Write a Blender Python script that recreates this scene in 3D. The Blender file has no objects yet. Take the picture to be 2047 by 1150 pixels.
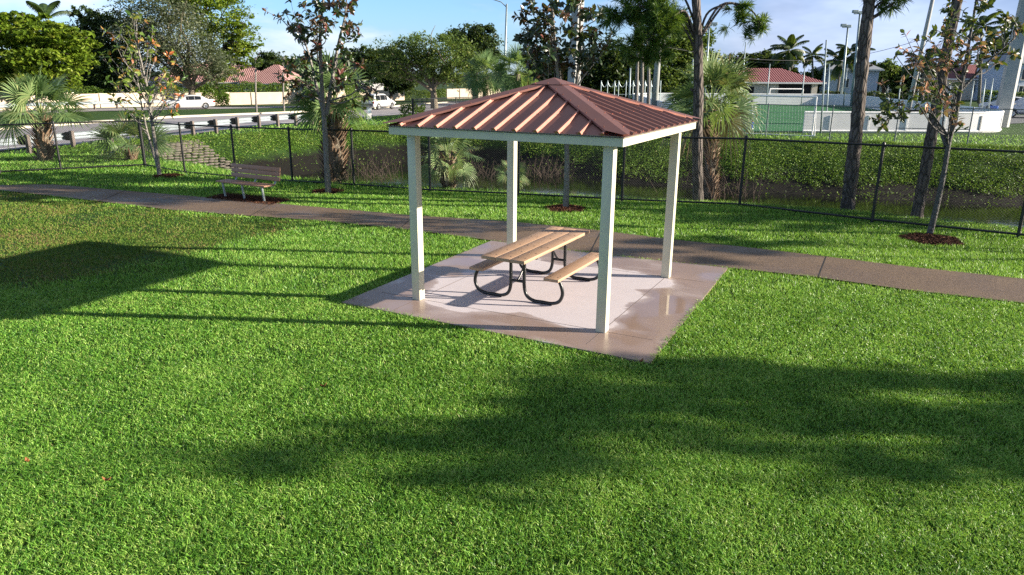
import bpy, bmesh, math, random
import numpy as np
from mathutils import Vector, Matrix
random.seed(11); RNG = np.random.default_rng(11); PI = math.pi
SC = bpy.context.scene; COL = SC.collection
# camera survey: focal length in pixels of a 2047-wide frame, pitch down, roll, height
FP, PITCH, ROLL, CH = 1437.1, .2907, .0075, 3.348
def ray(px, py):
    u, v = px-1023.5, py-575; c, s = math.cos(ROLL), math.sin(ROLL); u, v = c*u+s*v, -s*u+c*v
    c, s = math.cos(PITCH), math.sin(PITCH); up = -v/FP
    return np.array([u/FP, c+up*s, -s+up*c])
def gp(px, py, z=0.):                       # point where a sight line meets height z
    d = ray(px, py); t = (z-CH)/d[2]; return np.array([d[0]*t, d[1]*t, z])
def pd(px, py, Y):                          # point of a sight line at distance Y
    d = ray(px, py); t = Y/d[1]; return np.array([d[0]*t, Y, CH+d[2]*t])
def ss(a, b, x):
    t = np.clip((x-a)/(b-a), 0, 1); return t*t*(3-2*t)
def zbase(x, y): return -.03-.85*ss(40, 100, y)*ss(22, 6, x)
def gt(px, py):                             # meets the (gently falling) ground
    z = 0.
    for _ in range(15): p = gp(px, py, z); z = float(zbase(p[0], p[1]))
    return np.array([p[0], p[1], z])
def A(x): return np.array(x, float)

# ---------- meshes
def mk(name, V, FL, mat, parent=None, smooth=False, attrs=None):
    V = np.asarray(V, np.float32).reshape(-1, 3); FL = [np.asarray(f, np.int32) for f in FL if len(f)]
    me = bpy.data.meshes.new(name)
    me.vertices.add(len(V)); me.vertices.foreach_set('co', V.ravel())
    idx = np.concatenate([f.ravel() for f in FL]); tot = np.concatenate([np.full(len(f), f.shape[1], np.int32) for f in FL])
    me.loops.add(len(idx)); me.loops.foreach_set('vertex_index', idx)
    me.polygons.add(len(tot)); me.polygons.foreach_set('loop_start', np.concatenate([[0], np.cumsum(tot)[:-1]]).astype(np.int32))
    me.polygons.foreach_set('use_smooth', np.full(len(tot), bool(smooth)))
    for k, v in (attrs or {}).items():
        a = me.attributes.new(k, 'FLOAT', 'POINT'); a.data.foreach_set('value', np.asarray(v, np.float32))
    me.update(calc_edges=True)
    if mat: me.materials.append(mat)
    o = bpy.data.objects.new(name, me); COL.objects.link(o)
    if parent: o.parent = parent
    return o
class MB:
    def __init__(s): s.V = []; s.F = {}; s.n = 0; s.T = []
    def add(s, V, F, t=.5):
        V = np.asarray(V, float).reshape(-1, 3); s.V.append(V); s.T.append(np.full(len(V), t) if np.isscalar(t) else np.asarray(t, float))
        for f in F: s.F.setdefault(len(f), []).append(np.asarray(f)+s.n)
        s.n += len(V); return s
    def addn(s, V, F, t):                   # numpy bulk
        s.V.append(np.asarray(V, float).reshape(-1, 3)); s.T.append(np.asarray(t, float))
        s.F.setdefault(F.shape[1], []).extend(list(F+s.n)); s.n += len(s.V[-1]); return s
    def box(s, c, d, rz=0., M=None, ch=0.):
        x, y, z = A(d)/2
        if ch <= 0:
            V = A([(sx*x, sy*y, sz*z) for sz in (-1, 1) for sx, sy in ((-1, -1), (1, -1), (1, 1), (-1, 1))])
            F = [(3, 2, 1, 0), (4, 5, 6, 7), (0, 1, 5, 4), (1, 2, 6, 5), (2, 3, 7, 6), (3, 0, 4, 7)]
        else:                               # chamfered box
            bm = bmesh.new(); bmesh.ops.create_cube(bm, size=1); bmesh.ops.scale(bm, vec=d, verts=bm.verts)
            bmesh.ops.bevel(bm, geom=bm.edges[:], offset=ch, segments=2, affect='EDGES', profile=.5)
            bm.verts.index_update(); V = A([v.co[:] for v in bm.verts]); F = [tuple(v.index for v in f.verts) for f in bm.faces]; bm.free()
        if M is not None: V = V @ A(M).T
        if rz: c_, s_ = math.cos(rz), math.sin(rz); V = np.c_[V[:, 0]*c_-V[:, 1]*s_, V[:, 0]*s_+V[:, 1]*c_, V[:, 2]]
        return s.add(V+A(c), F)
    def bar(s, a, b, w, h, ch=0.):          # box beam from a to b; w across, h upward
        a, b = A(a), A(b); d = b-a; L = np.linalg.norm(d); d /= L
        up = A([0, 0, 1]) if abs(d[2]) < .98 else A([0, 1, 0]); y = np.cross(up, d); y /= np.linalg.norm(y); z = np.cross(d, y)
        return s.box((a+b)/2, (L, w, h), M=np.stack([d, y, z], 1), ch=ch)
    def tube(s, P, r, n=8, cap=True, t=.5):
        P = A(P); m = len(P); r = np.full(m, r) if np.isscalar(r) else A(r)
        T = np.gradient(P, axis=0); T /= np.linalg.norm(T, axis=1)[:, None]+1e-12
        ref = A([0, 0, 1]) if abs(T[0][2]) < .9 else A([1, 0, 0])
        u = np.cross(T[0], ref); u /= np.linalg.norm(u); V = []; an = np.arange(n)*2*PI/n
        for i in range(m):
            u = u-T[i]*(u@T[i]); u /= np.linalg.norm(u)+1e-12; w = np.cross(T[i], u)
            V.append(P[i]+r[i]*(np.cos(an)[:, None]*u+np.sin(an)[:, None]*w))
        V = np.concatenate(V); F = [(i*n+j, i*n+(j+1) % n, (i+1)*n+(j+1) % n, (i+1)*n+j) for i in range(m-1) for j in range(n)]
        if cap: F += [tuple(range(n-1, -1, -1)), tuple((m-1)*n+j for j in range(n))]
        return s.add(V, F, t)
    def lathe(s, prof, c=(0, 0, 0), n=24, axis='z'):
        an = np.arange(n)*2*PI/n; V = []
        for r, z in prof: V.append(np.c_[r*np.cos(an), r*np.sin(an), np.full(n, z)])
        V = np.concatenate(V); m = len(prof)
        if axis == 'y': V = V[:, [0, 2, 1]]
        F = [(i*n+j, i*n+(j+1) % n, (i+1)*n+(j+1) % n, (i+1)*n+j) for i in range(m-1) for j in range(n)]
        return s.add(V+A(c), F)
    def prism(s, poly, z0, z1):             # vertical prism over a polygon
        p = A(poly); n = len(p); V = np.r_[np.c_[p, np.full(n, z0)], np.c_[p, np.full(n, z1)]]
        return s.add(V, [tuple(range(n-1, -1, -1)), tuple(range(n, 2*n))]+[(i, (i+1) % n, n+(i+1) % n, n+i) for i in range(n)])
    def build(s, name, mat, parent=None, smooth=False, tint=False):
        return mk(name, np.concatenate(s.V), [np.array(v) for v in s.F.values()], mat, parent, smooth, {'tint': np.concatenate(s.T)} if tint else None)
def smooth_line(P, k=6):                    # Catmull-Rom
    P = A(P); Q = np.r_[[2*P[0]-P[1]], P, [2*P[-1]-P[-2]]]; out = []
    for i in range(1, len(Q)-2):
        for t in np.arange(k)/k:
            a, b, c, d = Q[i-1:i+3]; out.append(.5*((2*b)+(c-a)*t+(2*a-5*b+4*c-d)*t*t+(3*b-a-3*c+d)*t**3))
    return A(out+[P[-1]])
def shade_auto(o, ang=35):
    me = o.data; me.polygons.foreach_set('use_smooth', np.ones(len(me.polygons), bool))
    try: me.set_sharp_from_angle(angle=math.radians(ang))
    except Exception: pass
    return o
# ---------- things
def tag(o, label=None, cat=None, group=None, kind=None):
    if label: o['label'] = label
    if cat: o['category'] = cat
    if group: o['group'] = group
    if kind: o['kind'] = kind
    return o
def thing(name, label, cat, loc=(0, 0, 0), rz=0., group=None):
    o = bpy.data.objects.new(name, None); COL.objects.link(o); o.empty_display_size = .2
    o.location = [float(v) for v in loc]; o.rotation_euler = (0, 0, rz); return tag(o, label, cat, group)
def copy_thing(root, loc, rz, label, group=None):
    r = root.copy(); COL.objects.link(r); r.location = [float(v) for v in loc]; r.rotation_euler = (0, 0, rz); r['label'] = label
    if group: r['group'] = group
    for c in list(root.children):
        d = c.copy(); COL.objects.link(d); d.parent = r
        for g in list(c.children): e = g.copy(); COL.objects.link(e); e.parent = d
    return r
# ---------- materials
class NT:
    def __init__(s, name):
        s.m = bpy.data.materials.new(name); s.m.use_nodes = True; s.t = s.m.node_tree; s.t.nodes.clear()
        s.out = s.t.nodes.new('ShaderNodeOutputMaterial')
    def n(s, ty, ins=None, **kw):
        q = s.t.nodes.new(ty)
        for k, v in kw.items(): setattr(q, k, v)
        for k, v in (ins or {}).items(): s.put(q.inputs[k], v)
        return q
    def put(s, i, v):
        if isinstance(v, bpy.types.Node): v = v.outputs[0]
        if isinstance(v, bpy.types.NodeSocket): s.t.links.new(v, i)
        else:
            if i.type == 'RGBA' and len(v) == 3: v = (*v, 1)
            i.default_value = v
    def pos(s, scale=None):
        g = s.n('ShaderNodeNewGeometry').outputs['Position']
        return s.n('ShaderNodeVectorMath', {0: g, 1: scale}, operation='MULTIPLY').outputs[0] if scale else g
    def obj(s, scale=None):
        g = s.n('ShaderNodeTexCoord').outputs['Object']
        return s.n('ShaderNodeVectorMath', {0: g, 1: scale}, operation='MULTIPLY').outputs[0] if scale else g
    def noise(s, vec, sc, det=4, ro=.55, dist=0.): return s.n('ShaderNodeTexNoise', {'Vector': vec, 'Scale': sc, 'Detail': det, 'Roughness': ro, 'Distortion': dist}).outputs[0]
    def voro(s, vec, sc, feature='F1', out=0): return s.n('ShaderNodeTexVoronoi', {'Vector': vec, 'Scale': sc}, feature=feature).outputs[out]
    def ramp(s, f, stops):
        q = s.n('ShaderNodeValToRGB', {0: f}); e = q.color_ramp.elements
        while len(e) < len(stops): e.new(.5)
        for i, (p, c) in enumerate(stops): e[i].position = p; e[i].color = (c, c, c, 1) if np.isscalar(c) else (*c[:3], 1)
        return q.outputs[0]
    def mix(s, f, a, b, mode='MIX'):
        q = s.n('ShaderNodeMix', data_type='RGBA', blend_type=mode); s.put(q.inputs[0], f); s.put(q.inputs[6], a); s.put(q.inputs[7], b); return q.outputs[2]
    def math(s, op, a, b=0., clamp=False):
        q = s.n('ShaderNodeMath', {0: a, 1: b}, operation=op); q.use_clamp = clamp; return q.outputs[0]
    def attr(s, k): return s.n('ShaderNodeAttribute', attribute_name=k).outputs['Fac']
    def bump(s, h, st=.3, d=.02): return s.n('ShaderNodeBump', {'Height': h, 'Strength': st, 'Distance': d}).outputs[0]
    def pbr(s, col, rough=.6, metal=0., spec=.5, nrm=None, **kw):
        d = {'Base Color': col, 'Roughness': rough, 'Metallic': metal, 'Specular IOR Level': spec}
        if nrm is not None: d['Normal'] = nrm
        d.update(kw); return s.n('ShaderNodeBsdfPrincipled', d)
    def done(s, sh):
        s.t.links.new(sh.outputs[0] if isinstance(sh, bpy.types.Node) else sh, s.out.inputs[0]); return s.m
def plain(name, col, rough=.6, metal=0., spec=.5, var=.18, sc=6., bump=0., bsc=60.):
    k = NT(name); f = k.noise(k.obj(), sc, 5); c = A(col)
    cc = k.ramp(f, [(.3, c*(1-var)), (.7, np.minimum(c*(1+var), 1))])
    r = k.ramp(k.noise(k.obj(), sc*2.3, 3), [(.3, max(rough-.08, .02)), (.7, min(rough+.08, 1))])
    return k.done(k.pbr(cc, r, metal, spec, k.bump(k.noise(k.obj(), bsc, 3), bump, .01) if bump else None))
def leafmat(name, stops, trans=.3, rough=.45, spec=.35, back=None):
    k = NT(name); c = k.ramp(k.attr('tint'), stops)
    if back: c = k.mix(k.n('ShaderNodeNewGeometry').outputs['Backfacing'], c, back)
    p = k.pbr(c, rough, 0, spec); t = k.n('ShaderNodeBsdfTranslucent', {0: k.mix(.5, c, (.25, .35, .03), 'MIX')})
    return k.done(k.n('ShaderNodeMixShader', {0: trans, 1: p, 2: t}))
def polydist(P, L):                         # distance of points (n,2) to a polyline
    d = np.full(len(P), 1e9)
    for a, b in zip(L[:-1], L[1:]):
        a, b = A(a), A(b); ab = b-a; t = np.clip(((P-a)@ab)/(ab@ab), 0, 1); d = np.minimum(d, np.hypot(*(P-(a+t[:, None]*ab)).T))
    return d
def inside(P, poly):
    x, y = P[:, 0], P[:, 1]; r = np.zeros(len(P), bool); poly = A(poly); j = len(poly)-1
    for i in range(len(poly)):
        (xi, yi), (xj, yj) = poly[i], poly[j]
        r ^= ((yi > y) != (yj > y)) & (x < (xj-xi)*(y-yi)/(yj-yi+1e-12)+xi); j = i
    return r
# ================= the setting: survey lines
def line(px): return A([gt(*p)[:2] for p in px])
def extend(L, a=0, b=0):
    d0 = L[0]-L[1]; d1 = L[-1]-L[-2]
    if a: L = np.r_[[L[0]+d0/np.linalg.norm(d0)*a], L]
    if b: L = np.r_[L, [L[-1]+d1/np.linalg.norm(d1)*b]]
    return L
NEAR = extend(line([(400, 331), (470, 345), (585, 357), (700, 366), (900, 377), (1130, 392), (1400, 403), (1695, 421), (1832, 435), (2047, 456)]), 0, 30)
FAR = extend(line([(419, 278), (520, 267), (640, 258), (800, 253), (1000, 258), (1250, 268), (1500, 281), (1800, 290), (2047, 297)]), 0, 45)
ENDL = line([(419, 278), (240, 297), (285, 316), (400, 331)])
DITCH = np.r_[NEAR, FAR[::-1], ENDL[1:-1]]
DEEP, WZ = 2.1, -1.85
def ground_z(P):
    P = np.asarray(P, float); z = zbase(P[:, 0], P[:, 1]); q = inside(P, DITCH)
    if q.any():
        Q = P[q]; wob = .25*np.sin(Q[:, 0]*1.3)+.2*np.sin(Q[:, 0]*.47+Q[:, 1])
        f = np.minimum(np.minimum(ss(0, 2.3, polydist(Q, NEAR)), ss(0, 1, polydist(Q, FAR)/(5.6+2.6*ss(-4, 6, Q[:, 0])+wob))), ss(0, 4.2, polydist(Q, ENDL)))
        z[q] -= DEEP*f
    return z
def gz(x, y): return float(ground_z(A([[x, y]]))[0])
PATH_T = extend(line([(0, 372), (103, 370), (239, 382), (410, 396), (547, 408), (700, 421.5), (820, 432), (1012, 444), (1203, 463), (1344, 481), (1480, 495), (1650, 515), (1811, 535), (2047, 560)]), 6, 5)
PATH_B = extend(line([(0, 382), (171, 401), (342, 421.6), (479, 432), (650, 444), (820, 461.5), (981, 483), (1220, 513), (1457, 538), (1636, 557), (1811, 582), (2047, 609)]), 6, 5)
PATHPOLY = np.r_[PATH_T, PATH_B[::-1]]
PAD = line([(683, 608), (1300, 730), (1455, 538.5), (1220, 513.5), (982, 484)])
WORN = line([(-400, 650), (-300, 381), (0, 380), (171, 401), (342, 421.6), (479, 432), (645, 446), (560, 463), (470, 487), (370, 511), (250, 545), (100, 566), (0, 577)])
MULCH = [gt(655, 384)[:2], gt(1130, 418)[:2], gt(335, 353)[:2], gt(1862, 480)[:2]]
MULR = [.5, .55, .5, .62]
BENCH_A, BENCH_B = gp(450, 393)[:2], gp(528, 403)[:2]

# ground sheet
xs = np.r_[-1500, -700, -350, -180, -110, np.arange(-80, 62, .5), 75, 110, 180, 350, 700, 1500]
ys = np.r_[-700, -200, -60, -20, -8, np.arange(-2, 112, .5), 125, 160, 240, 420, 800, 1600]
X, Y = np.meshgrid(xs, ys); P2 = np.c_[X.ravel(), Y.ravel()]
Z = ground_z(P2)
Z = Z+np.where(P2[:, 1] > 26, .012*np.sin(P2[:, 0]*1.7)*np.sin(P2[:, 1]*1.3), 0)
nx, ny = len(xs), len(ys); i = np.arange(nx*ny).reshape(ny, nx)
k = NT('turf_soil'); p = k.pos()
lawn = k.mix(k.noise(p, .35, 5), (.016, .05, .007), (.03, .075, .010)); lawn = k.mix(k.ramp(k.noise(p, 9., 6, .7), [(.35, 0), (.7, 1)]), lawn, (.045, .10, .014))
lawn = k.mix(k.ramp(k.noise(p, 60., 3, .7), [(.4, 0), (.65, .7)]), lawn, (.02, .045, .008))
shaded_mud = k.mix(k.noise(p, 2.5, 6, .65), (.012, .010, .007), (.005, .005, .003))  # dark mud, with the shade of the canal painted into its colour
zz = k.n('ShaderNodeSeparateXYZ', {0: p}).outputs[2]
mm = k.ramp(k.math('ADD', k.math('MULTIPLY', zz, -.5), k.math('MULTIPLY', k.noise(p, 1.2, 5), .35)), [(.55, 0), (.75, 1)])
c = k.mix(mm, lawn, shaded_mud)
GROUND_MAT = k.done(k.pbr(c, .9, 0, .2, k.bump(k.noise(p, 25., 5, .7), .6, .05)))
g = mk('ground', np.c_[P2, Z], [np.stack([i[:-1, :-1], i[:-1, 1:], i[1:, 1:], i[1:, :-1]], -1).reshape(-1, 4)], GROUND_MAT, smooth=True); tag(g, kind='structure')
# canal water
k = NT('canal_water'); p = k.pos()
wm = k.done(k.pbr(k.mix(k.noise(p, .8, 4), (.003, .004, .002), (.008, .009, .005)), .06, 0, .5, k.bump(k.noise(p, 5., 3), .12, .03)))
w = MB(); w.add(np.c_[DITCH, np.full(len(DITCH), WZ)], [tuple(range(len(DITCH)))]); tag(w.build('water', wm), kind='structure')
def ribbon(T, B, zo, m=80):                 # sheet between two edge lines, laid over the ground
    def rs(L):
        s = np.r_[0, np.cumsum(np.hypot(*np.diff(L, axis=0).T))]; t = np.linspace(0, s[-1], m); return np.c_[np.interp(t, s, L[:, 0]), np.interp(t, s, L[:, 1])]
    a, b = rs(T), rs(B); q = [a*(1-f)+b*f for f in np.linspace(0, 1, 5)]; V = np.concatenate([np.c_[u, ground_z(u)*0+zbase(u[:, 0], u[:, 1])+zo] for u in q])
    i = np.arange(5*m).reshape(5, m); return V, np.stack([i[:-1, :-1], i[1:, :-1], i[1:, 1:], i[:-1, 1:]], -1).reshape(-1, 4)
# path: exposed aggregate
k = NT('exposed_aggregate'); p = k.pos()
st = k.ramp(k.voro(p, 85.), [(0, 0), (1, 1)]); cv = k.n('ShaderNodeTexVoronoi', {'Vector': p, 'Scale': 85.}).outputs['Color']
c = k.mix(.55, k.mix(k.noise(p, .9, 5, .6), (.075, .05, .034), (.135, .094, .062)), k.mix(k.n('ShaderNodeSeparateColor', {0: cv}).outputs[0], (.045, .030, .020), (.30, .205, .13)))
c = k.mix(k.ramp(k.noise(p, .45, 4), [(.55, 0), (.66, .5)]), c, (.055, .042, .034))
pathm = k.done(k.pbr(c, k.ramp(k.noise(p, .7, 4), [(.4, .45), (.65, .8)]), 0, .45, k.bump(st, .5, .006)))
pm = MB()
m = 90
V, Fq = ribbon(PATH_T, PATH_B, .026, m); o = mk('path', V, [Fq], pathm); tag(o, kind='structure')
# expansion joints cut across the path
jm = plain('path_joint', (.02, .017, .014), .9)  # dark colour of the joint lines
jb = MB()
for pa, pb in (((1652, 515.4), (1636, 557)), ((1203, 463), (1180, 508)), ((830, 433), (800, 459)), ((547, 408), (500, 434)), ((250, 383), (200, 404))):
    a, b = gt(*pa), gt(*pb); jb.bar((a[0], a[1], .0), (b[0], b[1], .0), .014, .004)
tag(jb.build('path_joints', jm), kind='structure')
# concrete pad with drying rain patches
k = NT('damp_concrete'); p = k.pos()
dry = k.mix(k.noise(p, 3., 6, .6), (.49, .445, .47), (.60, .55, .575)); dry = k.mix(k.ramp(k.noise(p, 140., 2), [(.4, 0), (.7, .35)]), dry, (.40, .33, .32))
wet = k.mix(k.noise(p, 2., 4), (.23, .165, .135), (.31, .225, .19))
cx = k.n('ShaderNodeVectorMath', {0: p, 1: (.55, 11.25, 0)}, operation='SUBTRACT').outputs[0]
rot = k.n('ShaderNodeVectorRotate', {'Vector': cx, 'Angle': .4791}, rotation_type='Z_AXIS').outputs[0]
sx = k.n('ShaderNodeSeparateXYZ', {0: rot})
ed = k.math('MULTIPLY', .5, k.math('MAXIMUM', k.math('ABSOLUTE', sx.outputs[0]), k.math('ABSOLUTE', sx.outputs[1])))
wn = k.noise(k.n('ShaderNodeVectorMath', {0: rot, 1: (.7, 1.3, 1)}, operation='MULTIPLY').outputs[0], 1.0, 3.5, .5, .3)
wmask = k.ramp(k.math('ADD', k.math('MULTIPLY', k.ramp(ed, [(.55, 0), (.90, 1)]), .30), k.math('MULTIPLY', wn, .8)), [(.565, 0), (.59, .65), (.67, 1)])
pud = k.ramp(k.noise(rot, .8, 2, .4), [(.50, 0), (.58, 1)])
c = k.mix(wmask, dry, wet)
rr = k.mix(wmask, (.75, .75, .75), k.mix(pud, (.34, .34, .34), (.07, .07, .07)))
padm = k.done(k.pbr(c, rr, 0, .5, k.bump(k.noise(p, 160., 3), k.math('MULTIPLY', k.math('SUBTRACT', 1., wmask), .25), .004)))
pm = MB(); pm.prism(PAD, -.1, 0.); tag(pm.build('pavement', padm), kind='structure')
YAW = -.4791; SX, SY = .6046, 11.2228
def sl(x, y, z=0.): c, s = math.cos(YAW), math.sin(YAW); return A([SX+c*x-s*y, SY+s*x+c*y, z])
jb = MB()
for a, b in (((1.50, -2.10), (1.50, 2.02)), ((-2.2, -1.54), (2.20, -1.54)), ((-1.5, -1.54), (-1.5, -2.2)), ((-1.5, -1.54), (-1.5, 2.1)), ((1.5, 1.54), (2.15, 1.54)), ((-1.5, 1.54), (1.5, 1.54))):
    jb.bar(sl(*a, .0005), sl(*b, .0005), .007, .003)
tag(jb.build('pavement_joints', plain('pad_joint', (.13, .10, .09), .9)), kind='structure')
# roads
k = NT('pale_asphalt'); p = k.pos()
c = k.mix(k.noise(p, .25, 5), (.25, .235, .245), (.33, .31, .32)); c = k.mix(k.ramp(k.noise(p, 40., 3), [(.4, 0), (.7, .4)]), c, (.19, .18, .19))
asph = k.done(k.pbr(c, .8, 0, .4, k.bump(k.noise(p, 80., 3), .3, .01)))
R1N = extend(line([(0, 303), (64, 296), (215, 286), (320, 277), (433, 263), (500, 254), (600, 246), (685, 239), (797, 230), (900, 222)]), 14, 60)
R1F = extend(line([(0, 262), (188, 247.5), (344, 236.5), (500, 230), (638, 224), (725, 220), (791, 214), (822, 210.5), (935, 203.5)]), 14, 60)
V, Fq = ribbon(R1F, R1N, .035, 140); tag(mk('road', V, [Fq], asph), kind='structure')
R2N = extend(line([(0, 232), (190, 223), (350, 219.5), (430, 218.5), (560, 216), (720, 212)]), 20, 0)
R2F = extend(line([(0, 222.5), (190, 217), (350, 214), (430, 214.6), (560, 213.2), (720, 210.6)]), 20, 0)
V, Fq = ribbon(R2F, R2N, .035, 90); tag(mk('side_road', V, [Fq], asph), kind='structure')
conc = plain('kerb_concrete', (.52, .47, .36), .85, bump=.2)
def kerb(L, w, h, off):
    mb = MB(); s = np.r_[0, np.cumsum(np.hypot(*np.diff(L, axis=0).T))]; t = np.linspace(0, s[-1], 110); Q = np.c_[np.interp(t, s, L[:, 0]), np.interp(t, s, L[:, 1])]
    T = np.gradient(Q, axis=0); T /= np.linalg.norm(T, axis=1)[:, None]; nrm = np.c_[-T[:, 1], T[:, 0]]; zb = zbase(Q[:, 0], Q[:, 1])
    rows = [np.c_[Q+nrm*o, zb+z] for o, z in ((-off, -.05), (-off+.02, h), (w-off, h+.005), (w-off, -.05))]; n = len(Q)
    mb.add(np.concatenate(rows), [(r*n+i, r*n+i+1, (r+1)*n+i+1, (r+1)*n+i) for r in range(3) for i in range(n-1)]); return mb
tag(kerb(R1F, .62, .15, .05).build('kerb', conc), kind='structure')
# white edge line on the road
T = np.gradient(R1N, axis=0); T /= np.linalg.norm(T, axis=1)[:, None]; nn = np.c_[-T[:, 1], T[:, 0]]
V, Fq = ribbon(R1N+nn*.75, R1N+nn*.58, .041, 140); tag(mk('road_marking', V, [Fq], plain('road_paint', (.78, .78, .76), .7)), kind='structure')
# car park at the right
V, Fq = ribbon(line([(1975, 232), (2047, 231), (2300, 232)]), line([(1960, 251), (2047, 247), (2300, 246)]), .03, 20)
tag(mk('parking_lot', V, [Fq], plain('dark_asphalt', (.10, .105, .115), .85)), kind='structure')
# ================= grass
grassm = leafmat('lawn_blade', [(0, (.022, .095, .008)), (.34, (.13, .35, .040)), (.64, (.29, .56, .075)), (.93, (.45, .63, .15)), (1, (.46, .42, .18))], .40, .42, .4)
wornm = leafmat('worn_blade', [(0, (.03, .085, .010)), (.4, (.095, .19, .022)), (.7, (.19, .27, .045)), (.9, (.23, .19, .06)), (1, (.24, .16, .08))], .25, .6, .25)
def vnoise(P, sc, seed):                    # cheap smooth value noise
    r = np.random.default_rng(seed); G = r.random((64, 64)); q = np.asarray(P)*sc+1000; i = np.floor(q).astype(int); f = q-i; f = f*f*(3-2*f)
    a = lambda dx, dy: G[(i[:, 0]+dx) % 64, (i[:, 1]+dy) % 64]
    return (a(0, 0)*(1-f[:, 0])+a(1, 0)*f[:, 0])*(1-f[:, 1])+(a(0, 1)*(1-f[:, 0])+a(1, 1)*f[:, 0])*f[:, 1]
def blades(P, z, h, w, tint, lean=1.15):
    n = len(P); az = RNG.random(n)*2*PI; la = RNG.random(n)*2*PI
    L = h*(.55+.75*RNG.random(n)); W = w*(.7+.6*RNG.random(n))
    s = np.c_[np.cos(az), np.sin(az)]*W[:, None]/2; ld = np.c_[np.cos(la), np.sin(la)]*(L*lean*(.35+.9*RNG.random(n)))[:, None]
    B = np.c_[P, z]; z0 = np.zeros(n)
    b0 = B+np.c_[-s, z0]; b1 = B+np.c_[s, z0]
    M = B+np.c_[ld*.38, L*.62]; m0 = M+np.c_[-s*.85, z0]; m1 = M+np.c_[s*.85, z0]; T = B+np.c_[ld, L*.92]
    V = np.stack([b0, b1, m0, m1, T], 1).reshape(-1, 3); i = np.arange(n)[:, None]*5
    return V, i+A([[0, 1, 3, 2]]).astype(int), i+A([[2, 3, 4]]).astype(int), np.repeat(tint, 5)
def blades3(P, z, h, w, tint, lean=.8):     # lighter blade for farther turf
    n = len(P); az = RNG.random(n)*2*PI; la = RNG.random(n)*2*PI
    L = h*(.55+.75*RNG.random(n)); s = np.c_[np.cos(az), np.sin(az)]*w/2; ld = np.c_[np.cos(la), np.sin(la)]*(L*lean)[:, None]*(.3+.9*RNG.random(n))[:, None]
    B = np.c_[P, z]; z0 = np.zeros(n); V = np.stack([B+np.c_[-s, z0], B+np.c_[s, z0], B+np.c_[ld, L]], 1).reshape(-1, 3)
    return V, np.arange(n)[:, None]*3+A([[0, 1, 2]]).astype(int), np.repeat(tint, 3)
def scatter(y0, y1, rho, xl=None):
    P = []
    for a in np.arange(y0, y1, .5):
        hw = (.715*a*1.04+4.); n = int(rho*2*hw*.5); P.append(np.c_[RNG.uniform(-hw, hw, n), RNG.uniform(a, a+.5, n)])
    return np.concatenate(P)
BENCHMUL = A([BENCH_A+A([-.5, -.22]), BENCH_B+A([.35, -.48]), BENCH_B+A([.62, .42]), BENCH_A+A([-.2, .65])])
def lawn_mask(P):
    fr = .02+.05*vnoise(P, 7., 41); q = ~(inside(P, PATHPOLY) & (np.minimum(polydist(P, PATH_T), polydist(P, PATH_B)) > fr)) & ~(inside(P, PAD) & (polydist(P, np.r_[PAD, PAD[:1]]) > fr*.8) ) & ~(inside(P, PAD) & inside(P, PATHPOLY)) & ~inside(P, DITCH) & ~inside(P, BENCHMUL)
    for c_, r_ in zip(MULCH, MULR): q &= np.hypot(P[:, 0]-c_[0], P[:, 1]-c_[1]) > r_*(.92+.12*np.sin(np.arctan2(P[:, 1]-c_[1], P[:, 0]-c_[0])*5))
    return q
BV, B4, B3, BT = [], [], [], []; WV, W3, WT = [], [], []; nb = 0; nw = 0
for y0, y1, rho, h, w, full in ((3.4, 5.5, 12500, .037, .0066, 1), (5.5, 8, 9000, .039, .0075, 1), (8, 11, 5200, .042, .0095, 1), (11, 15, 2800, .045, .013, 0), (15, 21, 1500, .048, .018, 0), (21, 30, 520, .065, .028, 0)):
    P = scatter(y0, y1, rho); P = P[lawn_mask(P)]
    clump = vnoise(P, 8., 1)*.45+vnoise(P, 24., 2)*.55; P = P[RNG.random(len(P)) < .14+1.35*clump]
    big = vnoise(P, .9, 3); mid = vnoise(P, 4., 4)
    t = np.clip(.47+.31*RNG.standard_normal(len(P))+.22*(big-.5)+.30*(mid-.5), 0, .93)
    dead = RNG.random(len(P)) < .012+.05*(mid > .83); t[dead] = RNG.uniform(.93, 1, dead.sum())
    hh = h*(.75+.5*vnoise(P, 2.2, 5)); wo = inside(P+np.c_[vnoise(P, 1.1, 51)-.5, vnoise(P, 1.3, 52)-.5]*1.0+.2*RNG.standard_normal(P.shape), WORN) if y1 > 8 else np.zeros(len(P), bool)
    fz = (P[:, 1] > 18) & (polydist(P, NEAR) < 1.6); hh = np.where(fz, hh*1.7, hh)
    z = zbase(P[:, 0], P[:, 1])
    if wo.any():
        keep = wo & (RNG.random(len(P)) < .28+.75*vnoise(P, 1.6, 8)); v, f3, tt = blades3(P[keep], z[keep], hh[keep]*.8, w*1.1, np.clip(t[keep]+.35*(vnoise(P[keep], .8, 9)-.4), 0, 1), 1.)
        WV.append(v); W3.append(f3+nw); WT.append(tt); nw += len(v)
    u = ~wo
    if full: v, f4, f3, tt = blades(P[u], z[u], hh[u], w, t[u]); B4.append(f4+nb)
    else: v, f3, tt = blades3(P[u], z[u], hh[u], w, t[u])
    BV.append(v); B3.append(f3+nb); BT.append(tt); nb += len(v)
o = mk('lawn_grass', np.concatenate(BV), [np.concatenate(B4), np.concatenate(B3)], grassm, attrs={'tint': np.concatenate(BT)})
tag(o, 'bright green mown lawn grass around the concrete pad and path', 'grass', kind='stuff')
o = mk('worn_grass', np.concatenate(WV), [np.concatenate(W3)], wornm, attrs={'tint': np.concatenate(WT)})
tag(o, 'thin olive brown worn turf left of the pad beside the path', 'grass', kind='stuff')
del BV, B4, B3, BT, WV, W3, WT
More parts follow.
